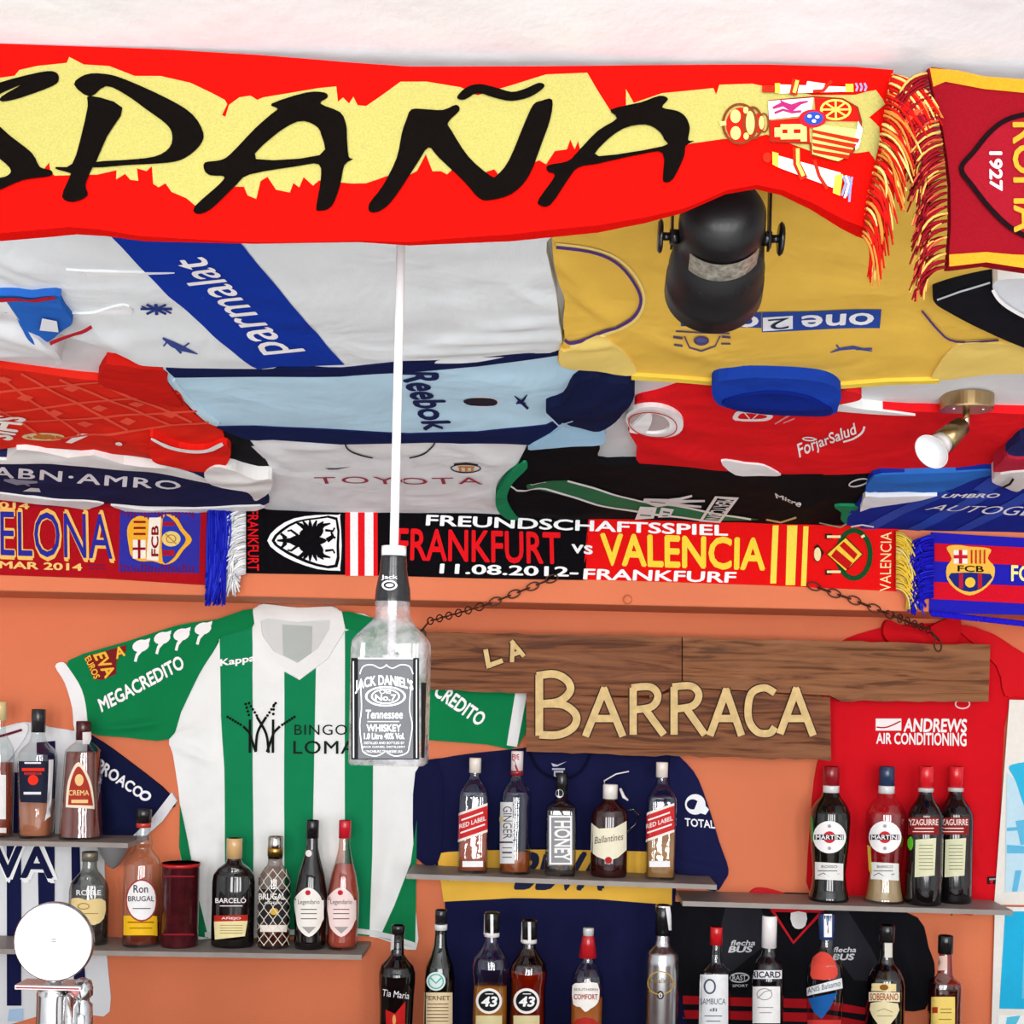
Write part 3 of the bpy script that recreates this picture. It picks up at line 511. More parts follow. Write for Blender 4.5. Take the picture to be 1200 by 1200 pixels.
K('#8a2a18', [[[(898, 123), (952, 118), (985, 121), (1002, 132), (1006, 150), (1003, 175), (992, 192), (978, 199), (946, 190), (945, 176), (899, 173)], [(900, 125), (951, 120), (984, 123), (1000, 134), (1003, 150), (1001, 174), (990, 190), (977, 197), (948, 188), (947, 174), (901, 171)]]])
K('#e81a14', [[(899, 147), (945, 143), (946, 176), (899, 172)], [(952, 120), (984, 122), (1001, 134), (1004, 150), (965, 148), (953, 140)]], D2)
K('#f4e27c', [rect(912, 152, 941, 158), rect(912, 163, 941, 170), rect(905, 156, 914, 167), rect(920, 158, 927, 163), rect(935, 155, 942, 173)])
ch = [ring(976, 135, 18, 13, 2.5)]
for k in range(8):
    a = math.pi * k / 4; ch.append(st([(976 + 3 * math.cos(a), 135 + 2 * math.sin(a)), (976 + 17 * math.cos(a), 135 + 12 * math.sin(a))], 2.2))
K('#f2dc60', ch + [ell(976, 135, 4, 3)])
K('#f4e27c', [[(950, 152), (1001, 160), (1004, 175), (990, 192), (977, 198), (948, 188)]])
K('#b02a18', [[(948, 159 + k * 8), (949, 163 + k * 8), (1000 - k * 4, 177 + k * 6.5), (1002 - k * 4, 172 + k * 6.5)] for k in range(4)], .0046)
K('#d82030', [ell(949, 146, 16, 11)], .0046); K('#2c4aa8', [ell(950, 146, 11, 8)], .0056); K('#dce4f2', [ell(945, 144, 2.5, 2), ell(954, 145, 2.5, 2), ell(950, 150, 2.5, 2)], .0066)
K('#f2f0f0', [[(1001, 150), (1006, 160), (1001, 182), (997, 186), (996, 172), (999, 162)]], .0046)
for dy, a in ((0, 0), (1, 1)):
    if not dy:
        K('#f6f4f2', [[(910, 104), (990, 107), (990, 113), (910, 115)], [(944, 100), (965, 103), (958, 112), (940, 113)]])
        K('#e8c84a', [rect(906, 103, 912, 115), rect(988, 104, 997, 114)], .0046); K('#b02a18', [st([(931, 98), (927, 117)], 9), st([(972, 100), (962, 112), (950, 113)], 4), rect(891, 106, 906, 114)], .0046)
        K('#f0d860', [st([(932, 100), (928, 115)], 4)], .0056); K('#8a94c8', [st([(1000 + k * 5, 103), (1002 + k * 5, 108), (1000 + k * 5, 113)], 2.4) for k in range(3)], .0046)
    else:
        K('#f6f4f2', [[(908, 189), (980, 212), (976, 232), (908, 203)]])
        K('#e8c84a', [[(902, 185), (909, 187), (909, 204), (902, 200)], [(973, 215), (982, 214), (978, 240), (970, 236)]], .0046)
        K('#b02a18', [st([(930, 180), (930, 200), (938, 218)], 9), st([(950, 196), (955, 215), (964, 231)], 4), ell(896, 192, 5, 6)], .0046)
        K('#f0d860', [st([(931, 182), (931, 200), (937, 215)], 4)], .0056)
        K('#8a94c8', [st([(982 + k * 6, 216 + k), (985 + k * 6, 225 + k), (980 + k * 5, 240 + k)], 2.6) for k in range(2)] + [st([(992, 218), (990, 230), (988, 248)], 2.4)], .0046)
        K('#f2f2f6', [st([(985, 216), (988, 226), (983, 243)], 2.4)], .005)
st_ = []
for k in range(330):
    q = k / 330; ex = sm([(1046, 88), (1043, 100), (1038, 130), (1030, 175), (1018, 230), (1011, 280)], 8, False)
    p = ex[int(q * (len(ex) - 1))]; jx = random.uniform(-1.5, 1.5); L_ = random.uniform(.8, 1.1)
    c1 = (p[0] + (34 - 20 * q) * L_, p[1] + random.uniform(0, 8) + 3); e = (p[0] + (54 - 44 * q + random.uniform(-8, 8)) * L_, p[1] + (45 + 8 * q + random.uniform(-8, 8)) * L_)
    d0 = HANG - .020 - random.uniform(0, .012) - .02 * q; a, b, c = at(p[0] + jx, p[1], d0 + .005), at(*c1, d0 - .006), at(*e, d0)
    st_.append((bez(a, b, c), [.0014, .0015, .0015, .0014, .0013, .0012, .0008], random.choice((0, 0, 0, 1, 2))))
fringe(t, 'fringe', st_, ['#c81a14', '#dd8038', '#f0cf78'])
# --- claret scarf
t = thing('football_scarf', 'claret scarf with gold borders, black shield and 1927, hanging at top right', 'scarf', at(1150, 90, HANG))
s = vert_surf(HANG, 21, 4, 4, .006, lambda px, py: .004 + max(0, (py - 90) / 230) * .01)
sheet('knitted_body', s, 0, knit('#86101c'), [[(1085, 84), (1090, 82), (1120, 87), (1150, 94), (1200, 98), (1340, 103), (1340, 324), (1200, 321), (1180, 318), (1150, 313), (1112, 318), (1106, 318), (1110, 270), (1110, 220), (1107, 190), (1101, 150), (1093, 120)]], t, KG, True)
K = lambda c, sh, off=D1, nm='crest': sheet(nm, s, off, knit(c), sh, t, KG)
K('#e29226', [[(1087, 84), (1120, 87), (1150, 94), (1200, 98), (1340, 103), (1340, 118), (1200, 114), (1150, 109), (1105, 100), (1091, 106)], [(1107, 304), (1150, 301), (1180, 304), (1340, 311), (1340, 324), (1200, 321), (1180, 318), (1150, 313), (1107, 318)]], nm='border')
sh = sm([(1290, 135), (1240, 134), (1205, 138), (1175, 146), (1155, 161), (1137, 183), (1122, 203), (1135, 224), (1155, 250), (1180, 274), (1210, 288), (1260, 298), (1300, 300)], 4, False)
K('#921624', [sh], D1); K('#1c0c10', [st(sh, 6)], D2, 'crest_outline')
sheet('lettering', s, D3, knit('#e29a30'), [T('ROMA', (1214, 150), (1214, 278), (1182, 278), (1182, 150), bold=.03)], t, KG)
sheet('lettering', s, D2, knit('#f0e8ea'), [T('1927', (1169, 184), (1169, 229), (1155, 228), (1155, 184), bold=.05)], t, KG)
st_ = []
for k in range(330):
    q = k / 330; ex = sm([(1086, 86), (1092, 118), (1101, 150), (1107, 190), (1110, 250), (1107, 318)], 8, False)
    p = ex[int(q * (len(ex) - 1))]; L_ = random.uniform(.75, 1.1)
    c1 = (p[0] - 30 * L_, p[1] + random.uniform(0, 8)); e = (p[0] + (-42 + 8 * q + random.uniform(-6, 8)) * L_, p[1] + (44 - 6 * q + random.uniform(-10, 8)) * L_)
    d0 = HANG - .024 - random.uniform(0, .014); a, b, c = at(p[0], p[1], d0 + .006), at(*c1, d0 - .004), at(*e, d0)
    st_.append((bez(a, b, c), [.0014, .0015, .0015, .0014, .0013, .0012, .0008], random.choice((0, 0, 1, 2, 0))))
fringe(t, 'fringe', st_, ['#8c1420', '#d8583c', '#f0b45a'])

# --- scarves pinned to the beam
KS = (12, 12)
t = thing('football_scarf', 'claret and blue scarf with yellow-edged blue lettering, pinned to beam at left', 'scarf', at(100, 630, BEAM))
s = vert_surf(BEAM, 22, 5, 5, .004)
sheet('knitted_body', s, .002, knit('#a8121c'), [[(-160, 562), (0, 568), (120, 584), (200, 588), (256, 590), (250, 640), (244, 686), (120, 678), (0, 674), (-160, 668)]], t, KS, True)
K = lambda c, sh, off=D1 + .002, nm='crest', g=None: sheet(nm, s, off, knit(c), sh, t, g)
K('#33309a', [[(142, 594), (236, 596), (234, 672), (140, 670)]], nm='panel', g=KS)
K('#6a1c50', [rect(-40, 594, 10, 595), rect(50, 588, 120, 590), rect(50, 593, 115, 594), rect(104, 662, 125, 663), rect(106, 666, 124, 667)] + [rect(142 + 4 * k, 594 + (k * 7) % 5, 144 + 4 * k, 602 + (k * 11) % 9) for k in range(22)] + [rect(142 + 4 * k, 661 + (k * 7) % 6, 144 + 4 * k, 671) for k in range(22)], D2 + .002, nm='woven_pattern')
for sx in (-118, ):
    K('#f0b860', [T('BARCELONA', (-104, 594), (134, 601), (135, 658), (-104, 650), bold=.055)], D2 + .002, 'lettering_edge', KS)
    K('#2a2c92', [T('BARCELONA', (-102, 596), (132, 603), (133, 656), (-102, 648), bold=.012)], D3 + .002, 'lettering', KS)
K('#f0c070', [T('2014', (-11, 588), (35, 590), (35, 597), (-11, 595), bold=.05), T('MAR 2014', (1, 658), (97, 661), (97, 669), (1, 666), bold=.05), T('26', (-40, 656), (-12, 657), (-12, 665), (-40, 664), bold=.05)], D2 + .002, 'lettering', KS)
K('#f0ac30', [sm([(150, 622), (155, 610), (165, 605), (178, 608), (188, 606), (195, 603), (207, 606), (216, 620), (226, 633), (216, 645), (207, 657), (195, 662), (180, 658), (165, 658), (155, 652), (152, 640)], 3)], D2 + .002)
K('#2a3aa8', [sm([(192, 608), (203, 609), (212, 622), (219, 633), (211, 645), (203, 656), (192, 658)], 3)], D3 + .002); K('#a01c30', [rect(192, 612, 206, 617), rect(192, 645, 206, 652)], .0066)
K('#f4e8d8', [[(176, 607), (190, 607), (187, 658), (173, 656)], rect(157, 633, 172, 655)], D3 + .002)
K('#8c1420', [rect(158, 611, 172, 613.5), rect(158, 618, 172, 620.5), rect(158, 625, 172, 627.5), rect(163, 633, 166, 655), rect(157, 642, 172, 645), T('FCB', (179, 652), (179, 617), (187, 617), (187, 652), bold=.04)], .0066)
K('#e8c878', [ell(202, 632, 11, 9)], .0066); K('#a87830', [ring(202, 632, 6, 5, 1), st([(195, 626), (208, 638)], 1)], .0076)
st_ = []
for k in range(190):
    q = random.random(); x0 = random.uniform(244, 270); y0 = random.uniform(592, 600); d0 = BEAM - .015 - random.uniform(0, .02)
    st_.append((bez(at(x0, y0, d0), at(x0 + random.uniform(-6, 10), 640, d0 - .008), at(random.uniform(242, 266) - 2, random.uniform(672, 711), d0)), .0018, random.choice((0, 0, 1))))
fringe(t, 'fringe', st_, ['#1c22b0', '#2f3fd0'])
t = thing('football_scarf', 'black and red match scarf with eagle shield, date lettering and yellow end', 'scarf', at(680, 640, BEAM))
s = vert_surf(BEAM, 23, 5, 5, .004)
K = lambda c, sh, off=D1 + .002, nm='crest', g=None: sheet(nm, s, off, knit(c), sh, t, g)
K('#0e0c10', [[(286, 592), (400, 594), (690, 600), (686, 680), (560, 678), (420, 674), (286, 672)]], .002, 'knitted_body', KS).data
o = sheet('knitted_end', s, .002, knit('#e01414'), [[(690, 600), (900, 608), (1052, 618), (1054, 660), (1050, 693), (900, 686), (780, 682), (683, 679)]], t, KS, True)
K('#e01820', [T('FRANKFURT', (303, 598), (304, 669), (291, 669), (291, 598), bold=.02)], nm='lettering')
K('#e01820', [T('FRANKFURT', (466, 620), (656, 625), (657, 661), (465, 656), bold=.03)], nm='lettering', g=KS)
K('#e01820', [rect(405, 596, 443, 675)], nm='stripe', g=KS); K('#f0eeee', [rect(411, 596, 420, 675), rect(428, 596, 438, 675)], D2 + .002, nm='stripe', g=KS)
K('#f2f2f2', [sm([(314, 634), (325, 619), (345, 608), (372, 604), (397, 604), (399, 606), (401, 640), (399, 666), (397, 669), (372, 667), (345, 658), (325, 647)], 2)], D2 + .002)
K('#0e0c10', [sm([(319, 634), (330, 621), (348, 611), (372, 607), (396, 607), (398, 640), (396, 665), (372, 664), (348, 655), (330, 645)], 2)], D3 + .002)
K('#f2f2f2', [sm([(323, 634), (333, 623), (350, 613), (373, 609), (394, 610), (395, 640), (393, 662), (373, 661), (350, 652), (333, 643)], 2)], .0066)
eg = [sm([(338, 634), (352, 627), (372, 629), (384, 634), (372, 640), (352, 642)], 3), st([(384, 634), (391, 629), (389, 624)], [6, 5, 2]), st([(389, 629), (394, 631)], 2.5), st([(326, 634), (340, 634)], [2, 6]), st([(333, 629), (335, 634), (333, 640)], 3), st([(330, 626), (337, 631)], 3), st([(330, 643), (337, 637)], 3)]
for sg in (-1, 1):
    eg.append(sm([(356, 634 + sg * 3), (374, 634 + sg * 3), (380, 634 + sg * 12), (374, 634 + sg * 17), (360, 634 + sg * 15), (352, 634 + sg * 9)], 3))
    for k in range(6): eg.append(st([(362 + k * 2.4, 634 + sg * 10), (354 + k * 5.2, 634 + sg * 18), (348 + k * 8.0, 634 + sg * (21 + 3 * math.sin(k * .7)))], [4, 4.4, 1.6]))
    eg.append(st([(382, 634 + sg * 12), (391, 634 + sg * 11), (393, 634 + sg * 15)], [3, 2.5, 2])); eg.append(st([(350, 634 + sg * 6), (342, 634 + sg * 12), (338, 634 + sg * 11)], [3, 2.5, 2]))
K('#0e0c10', eg, .0078)
K('#f2f2f2', [T('FREUNDSCHAFTSSPIEL', (501, 604), (852, 616), (852, 628), (500, 616), bold=.04)], D2 + .002, 'lettering', KS)
K('#f2f2f2', [T('11.08.2012-', (517, 661), (677, 665), (677, 676), (516, 672), bold=.04), T('FRANKFURF', (685, 667), (862, 671), (861, 683), (684, 679), bold=.04)], D2 + .002, 'lettering', KS)
K('#e8e8e8', [T('vs', (670, 638), (694, 640), (694, 650), (670, 648), bold=.03)], D2 + .002, 'lettering')
K('#f4d040', [T('VALENCIA', (704, 626), (896, 632), (895, 668), (705, 662), bold=.045)], D2 + .002, 'lettering', KS)
K('#f4d850', [[(905, 616), (912, 616), (909, 684), (902, 684)], [(922, 616), (934, 616), (931, 686), (920, 686)], [(941, 617), (947, 617), (944, 687), (938, 687)]], D1 + .002, 'stripe', KS)
K('#f2dca0', [T('VALENCIA', (1030, 693), (1031, 624), (1044, 624), (1043, 693), bold=.01)], D2 + .002, 'lettering', KS)
K('#1c4a26', [ring(1000, 650, 22, 31, 6)], D2 + .002); K('#f0c840', [[(968, 650), (990, 630), (1010, 650), (990, 670)]], D2 + .002)
K('#c01818', [[(973, 652), (979, 644), (998, 660), (992, 668)], [(983, 640), (988, 635), (1004, 650), (1000, 656)]], D3 + .002)
K('#2a2014', [st([(990, 630), (1010, 650), (990, 670), (968, 650), (990, 630)], 1.3), st([(955, 640), (962, 648), (955, 658)], 6), rect(966, 626, 974, 632), rect(966, 668, 974, 674)], .0068)
K('#f0d8a0', [ell(957, 650, 4, 8), rect(968, 628, 984, 631), rect(968, 669, 984, 672), st([(1008, 630), (1012, 628)], 3)], .0078)
st_ = []
for k in range(110):
    y0 = random.uniform(622, 690); d0 = BEAM - .012 - random.uniform(0, .02)
    st_.append((bez(at(1050, y0, d0), at(1066, y0 + 2, d0 - .006), at(random.uniform(1062, 1078), min(y0 + random.uniform(14, 40), 714), d0)), .0017, random.choice((0, 0, 1))))
fringe(t, 'fringe', st_, ['#f0cc48', '#f6e08a'])
st_ = []
for k in range(260):
    y0 = random.uniform(596, 672); d0 = BEAM - .012 - random.uniform(0, .02)
    st_.append((bez(at(288, y0, d0), at(270, y0 + 2, d0 - .006), at(random.uniform(256, 274) + (8 if y0 > 650 else 0), min(y0 + random.uniform(10, 34), 699), d0)), .0019, random.choice((0, 0, 1))))
fringe(t, 'fringe', st_, ['#f4f4f4', '#dcdcde'])
t = thing('football_scarf', 'blue and red striped scarf with round-bottomed shield, at right end of beam', 'scarf', at(1150, 670, BEAM))
s = vert_surf(BEAM, 24, 5, 5, .005)
K = lambda c, sh, off=D1 + .002, nm='crest', g=None: sheet(nm, s, off, knit(c), sh, t, g)
K('#2420a8', [[(1090, 624), (1150, 628), (1370, 640), (1370, 733), (1200, 721), (1120, 719), (1088, 719)]], .002, 'knitted_body', KS)
K('#d01428', [[(1094, 637), (1370, 650), (1370, 671), (1094, 658)], [(1092, 682), (1370, 695), (1370, 716), (1090, 702)]], D1 + .002, 'stripe', KS)
sh = sm([(1108, 642), (1120, 639), (1135, 641), (1150, 642), (1160, 645), (1156, 655), (1164, 665), (1162, 680), (1150, 692), (1135, 698), (1120, 692), (1109, 680), (1108, 665), (1114, 655)], 3)
K('#f0b848', [sh], D2 + .002); K('#f2e8dc', [rect(1116, 645, 1132, 661)], D3 + .002); K('#c8202c', [rect(1122, 645, 1126, 661), rect(1116, 651, 1132, 655)], .0066)
K('#c83020', [rect(1136 + 5 * k, 645, 1138 + 5 * k, 661) for k in range(4)], D3 + .002)
K('#202878', [sm([(1113, 672), (1159, 673), (1157, 682), (1148, 690), (1135, 694), (1122, 690), (1114, 682)], 2)], D3 + .002); K('#b02038', [rect(1122, 673, 1127, 690), rect(1144, 673, 1149, 690)], .0066)
K('#f0c040', [ell(1135, 683, 6, 6)], .0076); K('#20180c', [T('FCB', (1121, 663), (1151, 664), (1151, 671), (1121, 670), bold=.03)], D3 + .002)
K('#f4e890', [T('FC BARCELONA', (1184, 663), (1330, 668), (1330, 685), (1184, 681), bold=.04)], D2 + .002, 'lettering', KS)
st_ = []
for k in range(170):
    y0 = random.uniform(626, 700); d0 = BEAM - .012 - random.uniform(0, .022)
    st_.append((bez(at(1094, y0, d0), at(1070, y0 + 2, d0 - .006), at(random.uniform(1064, 1086), min(y0 + random.uniform(8, 30), 721), d0)), .0019, random.choice((0, 0, 1))))
for k in range(230):
    x0 = 1092 + k * .9 + random.uniform(-1, 1); st_.append((bez(at(x0, 716 + k * .1, BEAM - .01), at(x0, 719 + k * .1, BEAM - .013), at(x0 + 1, 722 + k * .1, BEAM - .01)), .0022, 0))
fringe(t, 'fringe', st_, ['#221cc0', '#2c34d8'])

# ================================================================== LAMPS ON THE CEILING
blk = mat('#0d0e10', .42, var=.08, vscale=30, bump=.0002, bscale=300, coat=.05, spec=.35)
c0 = at(849, 243, 1.455); c1 = at(836, 341, 1.60); ax = (c1 - c0); LL = ax.length; axn = ax.normalized()
t = thing('stage_spotlight', 'black metal can spotlight with two wing knobs, partly behind the big scarf', 'spotlight', (c0.x, c0.y + .03, EYE + CH - CS * (c0.y + .03)))
v, f = revolve(c0, axn, [(-.012, .012), (-.010, .028), (0, .040), (.012, .046), (.030, .0475), (.034, .0455), (.065, .0465), (.068, .050), (.100, .0535), (.104, .0548), (LL - .03, .0552), (LL - .028, .0565), (LL, .0575), (LL, .052), (LL - .012, .050)], 48)
build('housing', v, f, blk, t, True)
v, f = revolve(c0 + axn * (LL - .014), axn, [(0, .0505), (.004, .0505), (.006, .045), (.008, .0)], 40); build('lens', v, f, mat('#c8ccd0', .05, coat=1), t, True)
d_, u_, v_ = frame_of(axn); up = Vector((0, -axn.z, axn.y)); up = up if up.z > 0 else -up; dn = -up
# rating plate wrapped on the side facing down and back
side = Vector((1, 0, 0)); V = []; Fc = []
face = Vector((0, -.62, -.10)); face = (face - axn * face.dot(axn)).normalized(); tang = axn.cross(face).normalized()
for j in range(2):
    for i in range(15):
        a = math.radians(-52 + 104 * i / 14); V.append(tuple(c0 + axn * (.034 + .030 * j) + (face * math.cos(a) + tang * math.sin(a)) * .0478))
Fc = [(i, i + 1, 15 + i + 1, 15 + i) for i in range(14)]
build('rating_plate', V, Fc, mat('#8f8c80', .35, .3, var=.5, vscale=160, bump=.0002, bscale=400), t, True, 'worn grey rating plate')
for k in range(9):
    a = math.radians(-40 + 10 * k); p = c0 + axn * .086 + (face * math.cos(a) + tang * math.sin(a)) * .0522
    v, f = revolve(p, (face * math.cos(a) + tang * math.sin(a)), [(0, .0016), (.0012, .0013)], 8); build('vent_hole', v, f, mat('#050505', .9), t)
piv = c0 + axn * .052
for sg in (-1, 1):
    v, f = revolve(piv + Vector((sg * .046, 0, 0)), (sg, 0, 0), [(0, .008), (.010, .008), (.010, .0045), (.018, .0045), (.018, .016), (.020, .0185), (.023, .016), (.0235, .001)], 28)
    build('knob', v, f, mat('#0c0c0e', .3, coat=.2), t, True)
    cz = EYE + CH - CS * piv.y
    v, f = box(piv.x + sg * .0535 - .0012, piv.x + sg * .0535 + .0012, piv.y - .008, piv.y + .008, piv.z - .012, cz - .004); build('yoke', v, f, blk, t)
v, f = box(piv.x - .055, piv.x + .055, piv.y - .009, piv.y + .009, EYE + CH - CS * piv.y - .0065, EYE + CH - CS * piv.y - .0035 + .005); build('yoke', v, f, blk, t)
# brass spotlight
brass = mat('#b29a70', .28, 1, var=.08, vscale=60, stretch=(4, 4, .2))
bd = CH / (ray(1133, 466)[1] + CS); b0 = at(1133, 466, bd); r0 = 31 / F * bd
t = thing('ceiling_spotlight', 'small brass ceiling spotlight with tilted frosted white glass shade', 'spotlight', (b0.x, b0.y, EYE + CH - CS * b0.y))
v, f = revolve((b0.x, b0.y, EYE + CH - CS * b0.y + .004), (0, 0, -1), [(0, r0), (.022, r0), (.0245, r0 * .97), (.0245, .001)], 48); build('ceiling_rose', v, f, brass, t, False)
for sg in (-1, 1):
    v, f = revolve((b0.x + sg * r0 * .55, b0.y - r0 * .2, EYE + CH - CS * b0.y - .020), (0, 0, -1), [(0, .004), (.002, .003)], 12); build('screw', v, f, chrome(), t)
tz = EYE + CH - CS * b0.y - .020; p1 = at(1132, 501, b0.y)
v, f = revolve((p1.x, b0.y, tz), (0, 0, -1), [(0, .0055), (tz - p1.z, .0055)], 16); build('stem', v, f, chrome('#c9bb9c', .15), t, True)
ha = at(1128, 498, b0.y - .004); hb = at(1092, 529, b0.y - .045); hx = hb - ha; hl = hx.length
v, f = revolve(ha - hx.normalized() * .002, hx, [(0, .006), (.003, .013), (.008, .0165), (hl * .68, .0205), (hl * .68, .017)], 36); build('lamp_head', v, f, mat('#8f7a58', .3, 1, var=.12, vscale=50), t, True)
v, f = revolve(ha + hx * .66, hx, [(0, .0185), (hl * .12, .020), (hl * .3, .026), (hl * .36, .031), (hl * .35, .029), (hl * .1, .015)], 36); build('glass_shade', v, f, mat('#f7f8fa', .25, var=.02, coat=.5), t, True)

# ================================================================== SIGN ON ITS CHAINS
SY = WALL - .045
def woodmat(c1, c2, dark):
    m = bpy.data.materials.new('procedural_wood'); m.use_nodes = True; nt = m.node_tree; N = nt.nodes; L = nt.links; p = N['Principled BSDF']
    tc = N.new('ShaderNodeTexCoord'); mp = N.new('ShaderNodeMapping'); mp.inputs['Scale'].default_value = (2.2, 1, 26); L.new(tc.outputs['Object'], mp.inputs[0])
    n = N.new('ShaderNodeTexNoise'); n.inputs['Scale'].default_value = 2.2; n.inputs['Detail'].default_value = 8; n.inputs['Distortion'].default_value = 1.2; L.new(mp.outputs[0], n.inputs['Vector'])
    r = N.new('ShaderNodeValToRGB'); e = r.color_ramp.elements; e[0].position = .36; e[0].color = (*lin(dark), 1); e[1].position = .68; e[1].color = (*lin(c2), 1); q = e.new(.46); q.color = (*lin(c1), 1)
    L.new(n.outputs['Fac'], r.inputs[0]); L.new(r.outputs[0], p.inputs['Base Color']); p.inputs['Roughness'].default_value = .6; p.inputs['Specular IOR Level'].default_value = .25
    b = N.new('ShaderNodeBump'); b.inputs['Distance'].default_value = .006; b.inputs['Strength'].default_value = 1; L.new(n.outputs['Fac'], b.inputs['Height']); L.new(b.outputs[0], p.inputs['Normal']); return m
wood_unused = mat('#74462c', .6, var=.5, vscale=9, stretch=(.6, 1, 9), bump=.0012, bscale=18, spec=.3, bump2=.004, b2scale=5)
wood2 = mat('#805230', .6, var=.45, vscale=7, stretch=(.6, 1, 8), bump=.0012, bscale=18, spec=.3, bump2=.004, b2scale=4)
wood, wood2 = woodmat('#774628', '#8c5a38', '#552f1a'), woodmat('#80502e', '#946240', '#5c361e')
t = thing('hanging_sign', 'dark stained plank sign with carved pale letters, hanging on rusty chains', 'sign', at(800, 742, SY))
def plank(pts, m, y=SY, th=.024, cell=(10, 5)):
    sfn = lambda px, py, off: (lambda p: p + Vector((0, .0 if off < 0 else -(th + fbm(p.x, p.z, 31, 9, 60, .0045)), 0)))(at(px, py, y))
    return sheet('board', sfn, 0, m, [pts], t, cell, True)
def jag(a, b, n, amp=1.2):
    return [(a[0] + (b[0] - a[0]) * k / n + 0, a[1] + (b[1] - a[1]) * k / n + random.uniform(-amp, amp)) for k in range(n)]
plank(jag((488, 741), (797.5, 746), 24) + [(797.5, 746), (797.5, 800), (760, 818)] + jag((760, 815), (617, 815), 6) + jag((617, 812), (488, 808), 8), wood)
plank(jag((798.8, 747), (1156, 756), 26) + [(1156, 756), (1154, 822)] + jag((1152, 823), (970, 821), 14) + [(970, 815), (798.8, 805)], wood2)
plank([(617, 813), (760, 818.6), (798, 806), (970, 817)] + [(971, 889)] + jag((970, 890), (617, 881), 26) + [(617, 880)], wood)
for fx in (617.5, ):
    pass
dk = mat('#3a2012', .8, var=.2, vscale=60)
lm = mat('#d2b478', .65, var=.14, vscale=60, bump=.0006, bscale=120)
sl = lambda px, py, off: at(px, py, SY - .026 - (0 if off < 0 else off))
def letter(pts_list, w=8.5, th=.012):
    sheet('letter_shadow', sl, .002, dk, [st(q, w + 3) for q in pts_list], t, None, True)  # wider brown backing stroke paints the shadow outline around each letter
    sheet('letter', sl, th, lm, [st(q, w) for q in pts_list], t, None, True)
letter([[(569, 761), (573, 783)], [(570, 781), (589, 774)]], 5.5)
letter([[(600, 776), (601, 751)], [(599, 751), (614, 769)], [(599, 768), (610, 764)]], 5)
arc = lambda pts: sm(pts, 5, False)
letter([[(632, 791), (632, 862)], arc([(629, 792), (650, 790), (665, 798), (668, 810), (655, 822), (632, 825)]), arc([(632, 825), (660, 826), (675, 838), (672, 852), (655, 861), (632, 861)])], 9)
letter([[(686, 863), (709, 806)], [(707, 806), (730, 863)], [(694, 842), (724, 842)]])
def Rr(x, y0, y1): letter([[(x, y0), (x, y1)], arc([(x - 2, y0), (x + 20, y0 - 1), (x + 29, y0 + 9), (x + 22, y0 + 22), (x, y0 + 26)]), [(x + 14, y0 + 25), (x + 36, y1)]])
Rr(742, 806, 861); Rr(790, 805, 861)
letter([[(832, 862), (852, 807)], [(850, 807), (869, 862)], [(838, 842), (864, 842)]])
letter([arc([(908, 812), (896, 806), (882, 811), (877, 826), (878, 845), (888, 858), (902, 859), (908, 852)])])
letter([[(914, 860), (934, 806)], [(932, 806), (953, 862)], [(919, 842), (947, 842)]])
# chain
rust = mat('#4a2a20', .6, .6, var=.3, vscale=80, bump=.0004, bscale=200)
def chain(label, pts, n):
    t = thing('chain', label, 'chain', pts[0], 'rusty chains carrying the plank sign')
    path = [Vector(p) for p in pts]; seg = [(path[i + 1] - path[i]).length for i in range(len(path) - 1)]; tot = sum(seg)
    me = None; ll = tot / n
    for k in range(n):
        d = (k + .5) / n * tot; i = 0
        while d > seg[i] and i < len(seg) - 1: d -= seg[i]; i += 1
        dirv = (path[i + 1] - path[i]).normalized(); c = path[i] + dirv * d
        if me is None:
            q = []
            for j in range(16):
                a = 2 * math.pi * j / 16; q.append((ll * .64 * math.cos(a), ll * .36 * math.sin(a), 0))
            V = []; Fc = []; n_ = len(q)
            for j, p in enumerate(q):
                tn = Vector(q[(j + 1) % n_]) - Vector(q[j - 1]); tn.normalize(); o_ = tn.cross(Vector((0, 0, 1)))
                for m_ in range(6):
                    a = 2 * math.pi * m_ / 6; V.append(tuple(Vector(p) + (o_ * math.cos(a) + Vector((0, 0, 1)) * math.sin(a)) * .0016))
            for j in range(n_):
                for m_ in range(6): Fc.append((j * 6 + m_, j * 6 + (m_ + 1) % 6, ((j + 1) % n_) * 6 + (m_ + 1) % 6, ((j + 1) % n_) * 6 + m_))
            me = bpy.data.meshes.new('link'); me.from_pydata(V, [], Fc); me.materials.append(rust)
        o = bpy.data.objects.new('link', me); COL.objects.link(o); o.parent = t
        x = dirv; z = Vector((0, -1, 0)); z = (z - x * z.dot(x)).normalized(); y = z.cross(x)
        if k % 2: y, z = z, -y
        o.matrix_local = Matrix.Translation(c - Vector(pts[0])) @ Matrix((x, y, z)).transposed().to_4x4()
cy = BEAM - .012
chain('rusty chain running from beam down to left end of plank sign', [at(652, 676, cy), at(600, 697, cy), at(572, 708, cy), at(556, 713, cy + .03), at(503, 728, SY - .035), at(495, 738, SY - .035), at(494, 750, SY - .033)], 21)
chain('rusty chain running from beam down to right part of plank sign', [at(948, 685, cy), at(1000, 703, cy), at(1032, 716, cy), at(1050, 723, cy + .03), at(1088, 738, SY - .035), at(1098, 748, SY - .035), at(1100, 762, SY - .033)], 21)
v, f = revolve(at(735, 703, BEAM + .01), (0, -1, 0), [(0, .010), (.016, .010), (.020, .007), (.021, .001)], 16); tag(build('screw_anchor', v, f, orange, None, True), 'small painted round plug standing out of the orange beam', 'plug')

# ================================================================== WALL SHIRTS
def wshirt(label, pxy): return shirt(label, pxy, y=WALL, ceil=False)
